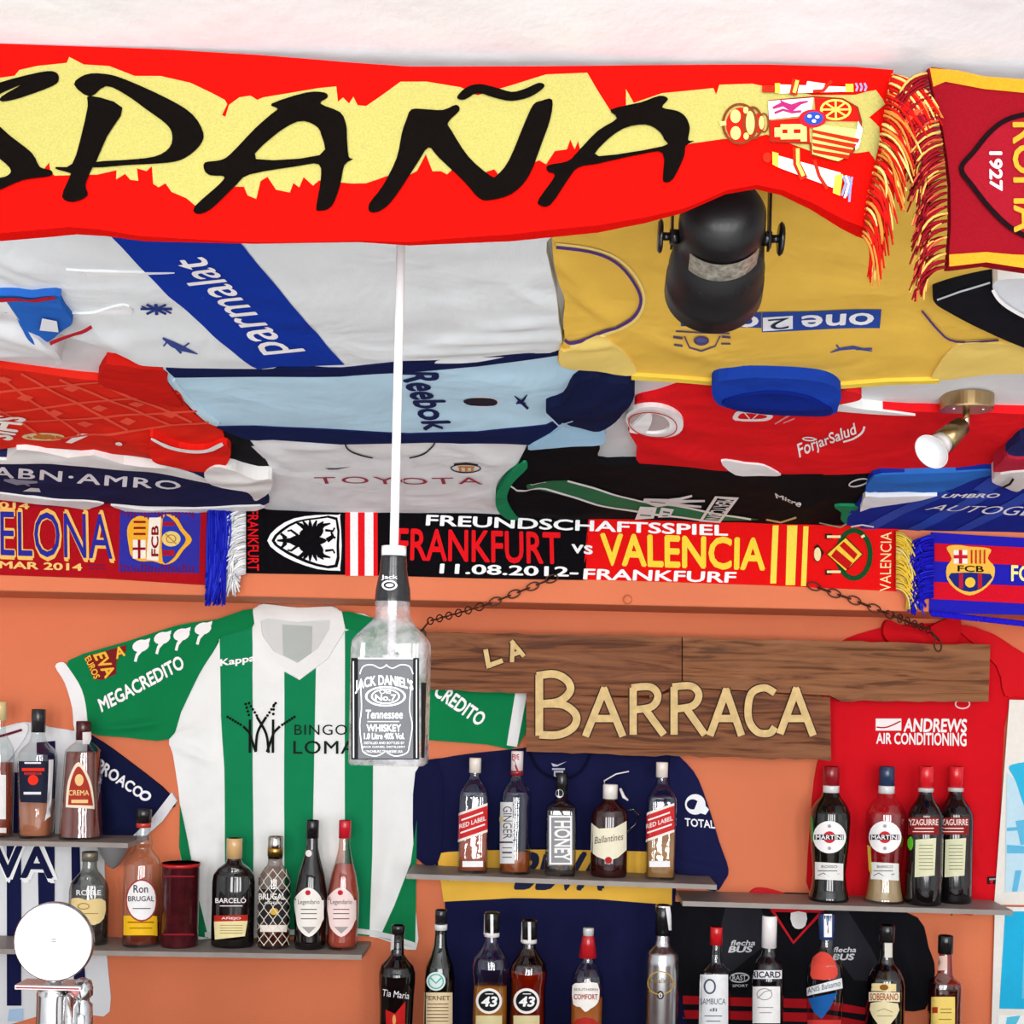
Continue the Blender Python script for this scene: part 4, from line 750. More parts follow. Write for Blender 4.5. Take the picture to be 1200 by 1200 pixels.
# --- green and white striped shirt
t = wshirt('green and white vertically striped shirt with V collar, pinned left of sign', (350, 900)); s = vert_surf(WALL, 41, 6, 4, .010)
P(t, 'body', s, .004, '#eceeec', [sm([(297, 714), (310, 708), (350, 712), (390, 711), (402, 717), (440, 726), (470, 780), (490, 865), (489, 920), (488, 1000), (487, 1060), (488, 1112), (444, 1098), (400, 1094), (330, 1097), (246, 1099), (232, 1096), (220, 1050), (211, 990), (212, 945), (204, 885), (200, 866), (215, 830), (240, 780), (258, 752), (258, 727)], 3)], True, WG)
P(t, 'stripe', s, .0055, '#158052', [[(259, 752), (262, 728), (297, 714), (297, 900), (298, 1000), (297, 1096), (265, 1098), (264, 900), (260, 840)]], False, WG)
P(t, 'stripe', s, .0055, '#158052', [[(334, 787), (352, 797), (371, 783), (369, 900), (367, 1000), (367, 1096), (334, 1097), (334, 900)]], False, WG)
P(t, 'stripe', s, .0055, '#158052', [[(405, 740), (405, 1094), (434, 1096), (437, 1000), (438, 900), (440, 750), (420, 735)]], False, WG)
P(t, 'side_panel', s, .0065, '#147848', [[(212, 942), (222, 985), (235, 1050), (246, 1098), (233, 1096), (222, 1050), (211, 992)], [(489, 960), (482, 1010), (463, 1060), (446, 1097), (487, 1110), (488, 1060)]], False, WG)
P(t, 'sleeve', s, .008, '#0f7a46', [sm([(82, 774), (150, 752), (210, 733), (250, 727), (262, 724), (297, 714), (297, 735), (262, 746), (252, 763), (235, 790), (213, 835), (200, 866), (150, 864), (105, 857), (100, 825), (92, 798)], 3)], True, WG)
P(t, 'sleeve', s, .008, '#0f7a46', [sm([(402, 717), (440, 725), (520, 748), (617, 812), (607, 874), (570, 872), (500, 867), (480, 866), (450, 800), (425, 745), (403, 736)], 3)], True, WG)
P(t, 'cuff', s, .010, '#eeeeee', [sm([(67, 781), (76, 776), (84, 785), (98, 808), (104, 835), (104, 860), (90, 856), (87, 830), (78, 800)], 3)], True, WG)
P(t, 'cuff', s, .010, '#e6e6e6', [[(604, 812), (618, 812), (606, 875), (594, 873)]], True, WG)
hemp = [st(sm([(242, 1094), (330, 1092), (400, 1089), (444, 1093), (488, 1107)], 4, False), 6)]
P(t, 'hem', s, .008, '#dfe3e1', hemp, True, WG)
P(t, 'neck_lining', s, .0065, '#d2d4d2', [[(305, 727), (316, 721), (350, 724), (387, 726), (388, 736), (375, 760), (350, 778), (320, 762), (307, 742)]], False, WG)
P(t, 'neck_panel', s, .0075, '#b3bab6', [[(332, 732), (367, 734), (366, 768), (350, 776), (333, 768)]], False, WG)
P(t, 'collar', s, .011, '#ebecea', [[[(298, 716), (310, 708), (350, 713), (390, 711), (402, 718), (406, 738), (385, 772), (352, 797), (325, 777), (302, 748)], [(307, 728), (309, 745), (322, 763), (350, 777), (374, 760), (387, 738), (388, 727), (350, 729), (315, 725)]]], True, WG)
I(t, 'lettering', s, .0105, '#f6f6f6', [T('MEGACREDITO', (117, 820), (213, 768), (219, 782), (123, 834), bold=.05), T('CREDITO', (518, 800), (571, 838), (562, 851), (508, 814), bold=.05)], WG)
def kap(x, y, r=0): return [ell(x, y, 10, 7, 14, -.3), [(x - 2, y + 4), (x + 4, y + 4), (x - 3, y + 12), (x - 5, y + 19), (x - 8, y + 18), (x - 6, y + 10)], [(x + 2, y - 6), (x + 10, y - 4), (x + 11, y - 9)]]
I(t, 'sleeve_motif', s, .0105, '#f4f4f4', kap(167, 757) + kap(192, 748) + kap(215, 744) + kap(240, 737), None)
I(t, 'sleeve_patch', s, .0105, '#7a1c20', [[(101, 770), (150, 756), (150, 763), (139, 772), (138, 790), (122, 797), (112, 796)]], WG)
I(t, 'sleeve_patch_lettering', s, .0118, '#f2b83a', [T('A', (136, 760), (147, 757), (149, 768), (139, 772), bold=.05), T('EVA', (126, 764), (138, 788), (126, 795), (112, 768), bold=.05), T('EUROS', (108, 768), (120, 793), (113, 796), (102, 772), bold=.04)], None)
I(t, 'lettering', s, .0078, '#f6f6f6', [T('Kappa', (260, 773), (300, 767), (300, 777), (260, 783), bold=.05)], None)
I(t, 'lettering', s, .0078, '#17251c', [Tr('BINGO', 346, 849, 408, 861, bold=.01, space=1.1), Tr('LOMAS', 345, 868, 430, 883, bold=.015, space=1.1)], WG)
wl = [st([(294, 843), (294, 882)], 3), st([(321, 843), (321, 882)], 3), st(arc([(302, 840), (313, 860), (316, 882)]), 3), st(arc([(313, 840), (303, 858), (301, 880)]), 3), st([(286, 851), (293, 858), (301, 881)], 3), st([(329, 851), (322, 858), (314, 881)], 3)]
for a, b, n in (((268, 840), (286, 851), 6), ((346, 840), (329, 851), 6), ((293, 824), (304, 842), 5), ((324, 824), (312, 842), 5), ((289, 825), (294, 842), 4), ((322, 826), (321, 842), 3)):
    for k in range(n): wl.append(ell(a[0] + (b[0] - a[0]) * k / n, a[1] + (b[1] - a[1]) * k / n, 1.7, 1.7, 8))
I(t, 'logo', s, .0078, '#101512', wl, None)
# --- navy shirt with yellow band
t = wshirt('navy short sleeved shirt with broad yellow chest band, below plank sign', (650, 1000)); s = vert_surf(WALL, 42, 6, 4, .010)
P(t, 'body', s, 0, '#17193e', [sm([(492, 898), (520, 888), (560, 882), (610, 877), (640, 872), (700, 872), (770, 883), (800, 890), (806, 960), (792, 1040), (790, 1140), (796, 1270), (527, 1270), (524, 1120), (519, 1030), (505, 1010), (490, 1005), (486, 960)], 3)], True, WG)
P(t, 'chest_band', s, .0025, '#f0bc4a', [[(512, 1000), (525, 998), (560, 996), (650, 995), (788, 998), (787, 1060), (700, 1053), (600, 1052), (520, 1056)]], False, WG)
P(t, 'sleeve', s, .006, '#1a1c44', [sm([(785, 886), (812, 903), (828, 940), (842, 985), (853, 1018), (848, 1032), (837, 1044), (810, 1034), (792, 1022), (788, 960)], 3)], True, WG)
P(t, 'sleeve', s, .006, '#15173a', [sm([(487, 905), (512, 892), (520, 930), (517, 1000), (505, 1014), (492, 1008), (485, 990)], 3)], True, WG)
P(t, 'neckline', s, .003, '#0d0e28', [st(arc([(620, 880), (632, 902), (657, 913), (680, 904), (692, 882)]), 4)], False, WG)
I(t, 'lettering', s, .004, '#252847', [T('BBVA', (612, 1000), (712, 1000), (706, 1041), (604, 1040), bold=.07, shear=.1)], WG)
I(t, 'neck_print', s, .002, '#b8bcc8', [[(646, 894), (648, 898), (653, 898), (664, 892), (653, 896)], rect(647, 900, 662, 902), [rect(649, 903, 660, 911), rect(651, 905, 658, 909)]], None)
I(t, 'sleeve_print', s, .0085, '#f0f2f8', [T('TOTAL', (802, 958), (836, 961), (837, 970), (802, 967), bold=.04), [ell(814, 942, 12, 12, 20), ell(811, 942, 7, 6, 20)], [(818, 935), (830, 948), (826, 954), (812, 950)]], None)
# --- white shirt with navy stripes, left
t = wshirt('white shirt with navy stripes and navy sleeve, behind top left shelf', (50, 950)); s = vert_surf(WALL, 43, 6, 4, .008)
P(t, 'body', s, 0, '#dcdde0', [sm([(-80, 860), (-20, 855), (0, 853), (30, 846), (60, 852), (85, 856), (102, 862), (118, 900), (122, 985), (124, 1050), (126, 1120), (129, 1185), (100, 1188), (60, 1186), (-80, 1190)], 3)], True, WG)
P(t, 'stripe', s, .0025, '#171b42', [rect(9, 905, 26, 1178)], False, WG, 'navy stripe'); P(t, 'stripe', s, .0025, '#171b42', [[(44, 870), (66, 868), (65, 1060), (46, 1060)]], False, WG); P(t, 'stripe', s, .0025, '#171b42', [[(84, 880), (92, 885), (96, 1060), (102, 1160), (88, 1160), (85, 1040)]], False, WG)
P(t, 'sleeve', s, .006, '#14183a', [sm([(104, 868), (112, 864), (150, 890), (205, 936), (190, 956), (155, 985), (120, 984), (108, 940)], 3)], True, WG)
P(t, 'cuff', s, .009, '#e2e2e6', [[(203, 928), (209, 938), (192, 962), (165, 986), (150, 990), (154, 982), (180, 958)]], True, WG)
P(t, 'collar', s, .006, '#e6e6e8', [sm([(-40, 858), (0, 857), (30, 847), (34, 858), (20, 880), (5, 895), (-40, 900)], 3)], True, WG)
I(t, 'collar_trim', s, .0085, '#6a1830', [st(arc([(-30, 866), (0, 863), (28, 855)]), 3)], None)
I(t, 'lettering', s, .0075, '#f4f4f8', [T('PROACO', (120, 889), (171, 925), (165, 935), (114, 901), bold=.05), ring(172, 932, 7, 6, 3)], None)
I(t, 'lettering_edge', s, .004, '#f2f2f4', [T('BBVA', (-64, 987), (66, 989), (66, 1031), (-64, 1029), bold=.10)], WG); I(t, 'lettering', s, .0052, '#15193e', [T('BBVA', (-62, 990), (63, 992), (63, 1028), (-62, 1026), bold=.04)], WG)
I(t, 'hem_print', s, .0035, '#a8c4e0', [[(12, 1182), (28, 1181), (28, 1196), (10, 1196)]], None)
# --- red shirt right
t = wshirt('red shirt with white air conditioning lettering, behind right end of sign', (1080, 900)); s = vert_surf(WALL, 44, 6, 4, .012)
P(t, 'body', s, 0, '#cf1420', [sm([(962, 800), (975, 765), (992, 748), (1035, 735), (1060, 732), (1110, 730), (1140, 736), (1165, 744), (1200, 766), (1260, 792), (1270, 850), (1230, 850), (1182, 825), (1172, 940), (1164, 1063), (1060, 1063), (954, 1061), (950, 960), (957, 895), (968, 870)], 3)], True, WG)
P(t, 'collar', s, .022, '#c8141e', [sm([(1032, 745), (1036, 727), (1052, 733), (1080, 737), (1100, 728), (1120, 723), (1122, 738), (1115, 756), (1080, 762), (1048, 758)], 3)], True, (8, 8))
P(t, 'sleeve', s, .010, '#d01822', [sm([(1120, 738), (1140, 735), (1175, 752), (1200, 768), (1270, 795), (1272, 852), (1200, 818), (1175, 815), (1165, 780)], 3)], True, WG)
I(t, 'lettering', s, .002, '#f2e8e8', [T('ANDREWS', (1059, 842), (1132, 843), (1131, 858), (1058, 857), bold=.05), T('AIR CONDITIONING', (1026, 859), (1131, 859), (1131, 874), (1026, 871), bold=.045), [(1025, 842), (1055, 842), (1055, 856), (1025, 856)]], None)
I(t, 'logo', s, .0032, '#b01420', [st(arc([(1026, 852), (1038, 852), (1054, 845)]), 1.6)], None)
I(t, 'crest', s, .002, '#e8c8c8', [ring(1127, 825, 9, 6, 1.6)], None); I(t, 'hem_tag', s, .002, '#2a1c20', [rect(1154, 1026, 1168, 1035)], None); I(t, 'hem_tag_print', s, .0032, '#a09498', [rect(1156, 1028, 1166, 1030)], None)
# --- black shirt with red hoops
t = wshirt('black shirt with red hoops and red V neck, below right shelf', (930, 1130)); s = vert_surf(WALL, 45, 6, 5, .010)
P(t, 'body', s, 0, '#15151a', [sm([(788, 1062), (800, 1057), (860, 1052), (905, 1046), (965, 1048), (1020, 1058), (1075, 1075), (1088, 1110), (1095, 1138), (1083, 1182), (1040, 1190), (1042, 1270), (800, 1270), (796, 1190), (786, 1120)], 3)], True, WG)
P(t, 'shoulder_panel', s, .001, '#2a2a31', [[(850, 1062), (890, 1060), (905, 1100), (855, 1140), (838, 1140), (840, 1100)]], False, WG)
P(t, 'shoulder_panel', s, .001, '#2a2a31', [[(968, 1062), (990, 1062), (1020, 1110), (1040, 1150), (1000, 1148), (965, 1100)]], False, WG)
P(t, 'hoop', s, .002, '#b81c24', [[(800, 1166), (850, 1168), (960, 1170), (1013, 1180), (1013, 1188), (960, 1181), (850, 1178), (800, 1176)]], False, WG); P(t, 'hoop', s, .002, '#b81c24', [[(800, 1183), (850, 1184), (960, 1186), (1013, 1196), (1013, 1204), (960, 1197), (850, 1194), (800, 1193)]], False, WG)
P(t, 'neck_lining', s, .002, '#0c0b0e', [[(904, 1066), (965, 1066), (930, 1102)]], False, WG)
P(t, 'collar', s, .004, '#c81e28', [st([(903, 1064), (929, 1104), (964, 1066)], 3.4), st([(903, 1066), (965, 1067)], 4)], True, None)
P(t, 'collar', s, .004, '#c8242c', [sm([(878, 1048), (886, 1040), (905, 1042), (925, 1050), (900, 1052)], 3)], True, None)
I(t, 'neck_tag', s, .0045, '#e8e4e4', [sm([(926, 1069), (944, 1069), (943, 1084), (935, 1088), (928, 1084)], 2)], None)
I(t, 'lettering', s, .003, '#d8d8dc', [Tr('flecha', 856, 1101, 884, 1107, bold=.03, shear=.2), Tr('BUS', 853, 1108, 881, 1115, bold=.06, shear=.2), Tr('flecha', 976, 1109, 1002, 1115, bold=.03, shear=.2), Tr('BUS', 975, 1117, 1000, 1124, bold=.06, shear=.2), ring(866, 1145, 12, 6, 1.6), Tr('RAST', 858, 1142, 874, 1148, bold=.03), Tr('SPORT', 858, 1153, 876, 1156)], None)
# --- painted panels right
def panel(label, quad, th, c, name='painted_panel'):
    t = thing(name, label, 'painting', at(quad[0][0], quad[0][1], WALL))
    sf = lambda px, py, off: at(px, py, WALL - (0 if off < 0 else off))
    sheet('panel', sf, th, paper(c), [quad], t, None, True)
    return t, lambda c2, sh, o=.001, nm='painted_shape': sheet(nm, sf, th + o, paper(c2), sh, t, None)
t, q = panel('white beach picture in blue tones, upper one at right edge', [(1183, 820), (1300, 822), (1300, 1062), (1165, 1060)], .018, '#e6e2da')
q('#2fb4dc', [sm([(1182, 900), (1190, 895), (1210, 892), (1300, 880), (1300, 1040), (1215, 1040), (1200, 950), (1190, 915)], 3)]); q('#bcdcea', [[(1180, 905), (1190, 915), (1200, 945), (1200, 1044), (1178, 1046)], [(1210, 1000), (1300, 1000), (1300, 1046), (1210, 1046)]], .002)
q('#5fb6dc', [[(1180, 970), (1210, 968), (1210, 972), (1180, 974)], [(1190, 962), (1206, 960), (1206, 990), (1196, 990)], [(1180, 990), (1210, 992), (1210, 1000), (1180, 1000)], [(1190, 1020), (1197, 1020), (1192, 1045), (1186, 1045)]], .003)
t, q = panel('turquoise picture with white margin, lower one at right edge', [(1166, 1062.5), (1300, 1064.5), (1300, 1300), (1159, 1300)], .014, '#e8e6e0')
q('#1fb0de', [[(1178, 1068), (1300, 1068), (1300, 1184), (1171, 1182)]]); q('#f2f4f4', [[(1170, 1190), (1300, 1190), (1300, 1290), (1164, 1290)]], .0015); q('#5cc4e4', [[(1180, 1192), (1196, 1190), (1184, 1215), (1174, 1230)], [(1200, 1100), (1206, 1100), (1203, 1170), (1197, 1170)]], .002)

# ================================================================== SHELVES
SHF = .16
slate = mat('#8f8781', .5, var=.12, vscale=12, bump=.0004, bscale=80)
def shelf(label, l, r, th=.011, m=slate, dep=SHF):
    """l, r: pixel of the top front edge"""
    a = at(*l, WALL - dep); b = at(*r, WALL - dep)
    t = thing('wall_shelf', label, 'shelf', (a.x, WALL, a.z)); V = []
    for x, z in ((a.x, a.z), (b.x, b.z)):
        V += [(x, WALL - dep, z), (x, WALL, z), (x, WALL, z - th), (x, WALL - dep, z - th)]
    build('board', V, [(0, 1, 2, 3), (7, 6, 5, 4), (0, 4, 5, 1), (1, 5, 6, 2), (2, 6, 7, 3), (3, 7, 4, 0)], m, t)
    ln = b.x - a.x; cs = []
    for q in (.12, .88):
        x = a.x + ln * q; z = a.z + (b.z - a.z) * q - th
        V = [(x - .0015, WALL, z), (x - .0015, WALL - .03, z), (x - .0015, WALL, z - .03), (x + .0015, WALL, z), (x + .0015, WALL - .03, z), (x + .0015, WALL, z - .03)]
        build('bracket', V, [(0, 1, 2), (5, 4, 3), (0, 3, 4, 1), (1, 4, 5, 2), (2, 5, 3, 0)], chrome('#77777a', .35), t)
    zf = lambda x: a.z + (b.z - a.z) * (x - a.x) / ln
    return t, zf
sh_ul, z_ul = shelf('grey wall shelf at top left, three amber bottles standing on it', (-70, 984), (150, 988))
sh_ll, z_ll = shelf('grey wall shelf at lower left, under striped green shirt hem', (-70, 1111), (424, 1119))
sh_md, z_md = shelf('grey wall shelf in the middle, crossing the yellow chest band', (476, 1024), (840, 1037))
sh_rt, z_rt = shelf('grey wall shelf at right, carrying four vermouth-style bottles', (800, 1056), (1187, 1067))
# conical bracket under top left shelf
bp = at(133, 1000, WALL - .05)
v, f = revolve((bp.x, WALL - .05, z_ul(bp.x) - .011), (0, 0, -1), [(0, .040), (.004, .040), (.03, .028), (.055, .012), (.062, .002)], 24); build('bracket_cone', v, f, mat('#8c8c8e', .4, .2), sh_ul, True)
# back counter below the frame, and its ledge
zc = at(640, 1243, WALL - .2).z
v, f = box(-3.4, 3.4, 2.78, WALL, zc - .04, zc, .004); tag(build('back_counter', v, f, mat('#5b463a', .4, var=.2, vscale=8)), 'back bar counter under the lowest row of bottles', 'counter')
z_ct = lambda x: zc

# ================================================================== BOTTLES
class Bottle:
    def __init__(s, name, label, cx, yt, yb, hw, prof, zf, y=3.115, n=2.0, dr=1.0, group=None, cat='bottle', seg=36):
        s.y = y; p = at(cx, yb, y); s.x = p.x; s.z0 = zf(p.x); s.H = at(cx, yt, y).z - s.z0; s.R = hw / F * y; s.n = n; s.dr = dr; s.seg = seg
        s.pr = [(z * s.H, r * s.R) for z, r in prof]
        s.t = thing(name, label, cat, (s.x, s.y, s.z0), group)
    def r(s, z):
        q = s.pr
        if z <= q[0][0]: return q[0][1]
        for (a, b), (c, d) in zip(q, q[1:]):
            if z <= c: return b + (d - b) * (z - a) / max(c - a, 1e-9)
        return q[-1][1]
    def sq(s, z):      # how square the section is: round again at the neck
        k = max(0, min(1, (s.r(z) / s.R - .5) / .3)); return 2 + (s.n - 2) * k
    def lathe(s, name, prof, m, inset=0, label=None, closed=True, parent=None):
        V = []; Fc = []; g = s.seg
        for z, r in prof:
            n = s.sq(z); r = max(r - inset, 1e-5); k0 = max(0, min(1, (s.r(z) / s.R - .5) / .3)); dr = 1 + (s.dr - 1) * k0
            for k in range(g):
                a = 2 * math.pi * k / g; c, q = math.cos(a), math.sin(a)
                V.append((s.x + r * math.copysign(abs(c) ** (2 / n), c), s.y + r * dr * math.copysign(abs(q) ** (2 / n), q), s.z0 + z))
        for i in range(len(prof) - 1):
            for k in range(g): k2 = (k + 1) % g; Fc.append((i * g + k, i * g + k2, (i + 1) * g + k2, (i + 1) * g + k))
        if closed: Fc.append(tuple(range(g))[::-1]); m0 = (len(prof) - 1) * g; Fc.append(tuple(range(m0, m0 + g)))
        return build(name, V, Fc, m, parent or s.t, True, label)
    def body(s, m, name='glass_body'):
        P_ = []
        q = s.pr
        for i, (z, r) in enumerate(q):
            if i and i < len(q) - 1:   # soften corners
                a, b = q[i - 1], q[i + 1]; P_ += [(z + (a[0] - z) * .2, r + (a[1] - r) * .2), (z, r * .985 + .0075 * (a[1] + b[1]) if False else (r * .9 + .05 * (r + (a[1] - r) * .2) + .05 * (r + (b[1] - r) * .2))), (z + (b[0] - z) * .2, r + (b[1] - r) * .2)]
            else: P_.append((z, r))
        s.lathe(name, P_, m)
    def liquid(s, c, level):
        L = level * s.H; q = [(z, r) for z, r in s.pr if z < L]; q = [(max(z, .006), r) for z, r in q] + [(L, s.r(L))]
        s.lathe('liquid', q, liquid(c), .0028)
    def cap(s, m, z0, z1, k=1.12, name='cap', r=None, taper=1.0, label=None):
        a, b = z0 * s.H, z1 * s.H; rr = r * s.R if r else s.r((a + b) / 2) * k
        return s.lathe(name, [(a, rr), (b - .0015, rr * taper), (b, rr * taper * .93)], m, label=label)
    def surf(s, px, py, off):
        yy = s.y - s.R * s.dr * .8; X, Z = ray(px, py)
        for _ in range(4):
            wx = X * yy; z = EYE + Z * yy - s.z0
            r = s.r(z); dx = wx - s.x; n = s.sq(z); k0 = max(0, min(1, (s.r(z) / s.R - .5) / .3)); dr = 1 + (s.dr - 1) * k0
            a = min(abs(dx) / r, .985); q = (1 - a ** n) ** (1 / n); yy = s.y - q * r * dr
        xx = math.copysign(a * r, dx); yo = q * r * dr
        nv = Vector((math.copysign(a ** (n - 1), dx), -(q ** (n - 1)) / dr, 0)).normalized()
        return Vector((s.x + xx, s.y - yo, s.z0 + z)) + nv * (off + .0006)
    def lab(s, name, c, shapes, off=0, m=None, g=(4, 12), label=None):
        return sheet(name, s.surf, off, m or paper(c), shapes, s.t, g, label=label)
    def txt(s, c, shapes, off=.0006, name='lettering'): return s.lab(name, c, shapes, off, ink(c), g=(5, 12))
STD = [(0, .94), (.02, 1), (.60, 1), (.655, .93), (.70, .75), (.74, .5), (.78, .38), (.98, .34), (1, .34)]
TALL = [(0, .94), (.02, 1), (.56, 1), (.61, .96), (.66, .8), (.70, .55), (.75, .4), (.98, .36), (1, .36)]
clr = glass()
capw = gloss('#e8e4e2')
# ---- top left shelf
b = Bottle('liquor_bottle', 'amber bottle with white label, cut by the left edge of photo', -3, 822, 985, 17, STD, z_ul)
b.body(clr); b.liquid('#b4482c', .55); b.cap(gloss('#d8c08a'), .86, 1, 1.2); b.lab('label', '#f2f0ee', [rect(-20, 908, 7, 960)]); b.lab('label_base', '#e8e4e0', [rect(-18, 970, 8, 976)])
b = Bottle('liquor_bottle', 'slender clear bottle with navy and red label and dark cap, top left shelf', 42, 831, 985, 21, [(0, .80), (.03, .86), (.60, 1), (.66, .96), (.70, .75), (.74, .5), (.80, .36), (.98, .33), (1, .33)], z_ul, n=3)
b.body(clr); b.liquid('#d8845c', .30); b.cap(gloss('#26272b'), .82, 1, 1.12); b.lab('label', '#1c1f33', [[(22, 892), (59, 892), (57, 941), (24, 940)]]); b.txt('#e83420', [rect(26, 900, 52, 903.5), ell(39, 914, 6, 6), Tr('RESERVA', 29, 905, 49, 908)]); b.txt('#e8e8ec', [rect(29, 893, 48, 895), rect(28, 928, 48, 931)])
b.lab('side_strip', '#f4f5f8', [[(57, 890), (62, 890), (61, 956), (52, 962), (56, 945)]], .0008)
b = Bottle('liquor_bottle', 'amber bottle with arched red label and dark red cap, top left shelf', 95, 845, 986, 24, [(0, 1), (.03, 1), (.70, .82), (.75, .80), (.79, .62), (.82, .38), (.85, .32), (.98, .30), (1, .30)], z_ul, n=2.6)
b.body(clr); b.liquid('#8c3422', .74); b.cap(gloss('#4a1418'), .84, 1, 1.15); b.lab('cap_tag', '#e8e2e2', [[(97, 858), (112, 857), (105, 866), (104, 872), (97, 872)]], .004)
b.lab('label_edge', '#f0e0c8', [arc([(77, 946), (80, 915), (92, 893), (106, 915), (112, 948)])]); b.lab('label', '#a83424', [arc([(80, 943), (83, 916), (92, 898), (103, 916), (109, 944)])], .0006); b.txt('#f0c88c', [ell(93, 914, 5, 7), Tr('CREMA', 81, 926, 104, 932, bold=.03), rect(84, 937, 103, 941)], .0012)
# ---- lower left shelf
b = Bottle('liquor_bottle', 'clear round-shouldered bottle with cream label, behind white tap disc', 103, 998, 1108, 23, [(0, .92), (.03, 1), (.58, 1), (.66, .92), (.74, .62), (.79, .42), (.83, .36), (1, .34)], z_ll, dr=.7)
b.body(glass('#c2c4c0')); b.liquid('#5c5450', .3); b.cap(mat('#8a8474', .4, .5), .90, 1, 1.15); b.lab('label', '#e8cf94', [sm([(80, 1056), (92, 1052), (102, 1055), (112, 1053), (124, 1056), (122, 1076), (110, 1084), (96, 1080), (82, 1074)], 2)]); b.txt('#a8863c', [ring(98, 1062, 7, 4, 1.2), rect(88, 1070, 115, 1071)]); b.txt('#f0f0f0', [Tr('ROBLE', 90, 1043, 118, 1049)], .0006)
b = Bottle('liquor_bottle', 'clear bottle with oval white label and yellow band, beside dark red tin', 165, 948, 1113, 21.5, [(0, .96), (.02, 1), (.55, 1), (.60, .98), (.65, .82), (.69, .55), (.715, .44), (.75, .50), (.80, .42), (.88, .33), (1, .33)], z_ll)
b.body(clr); b.liquid('#8c3a26', .16); b.cap(gloss('#1c1c1e'), .90, 1, 1.25); b.cap(gloss('#c83a30'), .865, .90, 1.2, 'cap_ring'); b.lab('band', '#f4c020', [rect(145, 1073, 185, 1096)]); b.lab('label_edge', '#a83c3c', [ell(166, 1055, 18.5, 25)], .0006); b.lab('label', '#f6f4f4', [ell(166, 1055, 16.5, 23)], .0010)
b.txt('#4a4448', [Tr('BRUGAL', 151, 1050, 180, 1056, bold=.02), Tr('Ron', 157, 1037, 173, 1046), rect(156, 1064, 176, 1065)], .0016); b.txt('#8a5a10', [rect(150, 1080, 180, 1081.4), rect(152, 1087, 178, 1088)], .0006)
b = Bottle('drinks_tin', 'dark red cylindrical drinks tin with bright red rim, lower left shelf', 210, 1011, 1110, 21.5, [(0, .98), (.01, 1), (.96, 1), (.97, 1.02), (1, 1.02)], z_ll, cat='tin')
b.lathe('body', b.pr, mat('#4a0f18', .3, .3, var=.35, vscale=60, coat=.5)); b.lathe('rim', [(b.H * .96, b.R * 1.03), (b.H, b.R * 1.03)], gloss('#c01c20')); b.txt('#8c1c28', [rect(192, 1026, 228, 1028), rect(192, 1094, 228, 1096)], .0004, 'print')
b = Bottle('liquor_bottle', 'broad black flask bottle with gold cap, cream and red label', 272, 982, 1115, 25, [(0, .92), (.02, 1), (.60, 1), (.66, .95), (.72, .74), (.77, .42), (.80, .33), (1, .32)], z_ll, dr=.65)
b.body(darkglass('#0c0a0a'), 'body'); b.cap(gloss('#d8b078'), .815, 1, 1.12); b.lab('label', '#efe0a8', [[(251, 1080), (290, 1079), (287, 1097), (252, 1101)]]); b.lab('label_band', '#b8281c', [[(251, 1073), (290, 1072), (290, 1079), (251, 1080)]]); b.txt('#f4ecec', [Tr('BARCEL\u00d3', 253, 1051, 288, 1058, bold=.03), Tr('A\u00d1EJO', 260, 1074, 282, 1078, bold=.03), rect(258, 1061, 284, 1062)], .0008); b.txt('#9a8a5a', [rect(258, 1084 + 3 * k, 284, 1084.7 + 3 * k) for k in range(4)])
b = Bottle('liquor_bottle', 'small netted bottle with silver cap and dark label, between two dark bottles', 320, 980, 1114, 19, [(0, .92), (.03, 1), (.56, 1), (.64, .95), (.70, .72), (.74, .48), (.78, .42), (.80, .44), (.82, .40), (1, .40)], z_ll)
b.body(glass('#d8d0cc')); b.liquid('#702c24', .28); b.cap(chrome('#c8c4bc'), .80, 1, 1.12); b.cap(mat('#b08a48', .3, 1), .82, .90, 1.17, 'cap_band'); b.lab('label', '#24262c', [rect(304, 1042, 336, 1082)]); b.lab('label_foot', '#efe8dc', [rect(305, 1084, 336, 1092)]); b.txt('#f2f0ec', [Tr('BRUGAL', 304, 1047, 334, 1054, bold=.04), Tr('A\u00d1EJO', 310, 1056, 330, 1060)], .0008); b.txt('#d8b040', [ell(321, 1068, 5, 4)], .0008)
net = []
for k in range(4):
    for sg in (-1, 1):
        net.append(st([(305 + 10 * k + sg * (5.5 * math.cos(a * math.pi / 2)), 1018 + a * 7.5) for a in range(13)], .9))
b.lab('net', '#e2d8c8', net, .0018, g=None)
b = Bottle('liquor_bottle', 'black tapering wine-style bottle with oval white label, beside pink twin', 363, 961, 1117, 19, [(0, .90), (.05, .98), (.12, .96), (.25, 1), (.42, 1), (.58, .78), (.70, .52), (.78, .38), (.9, .34), (1, .34)], z_ll, group='tapering bottles with oval labels')
lbl = [(0, 1060), (12, 1044), (21, 1052), (21, 1078), (12, 1088), (6, 1096), (-6, 1096), (-13, 1086), (-14, 1055), (-8, 1044)]
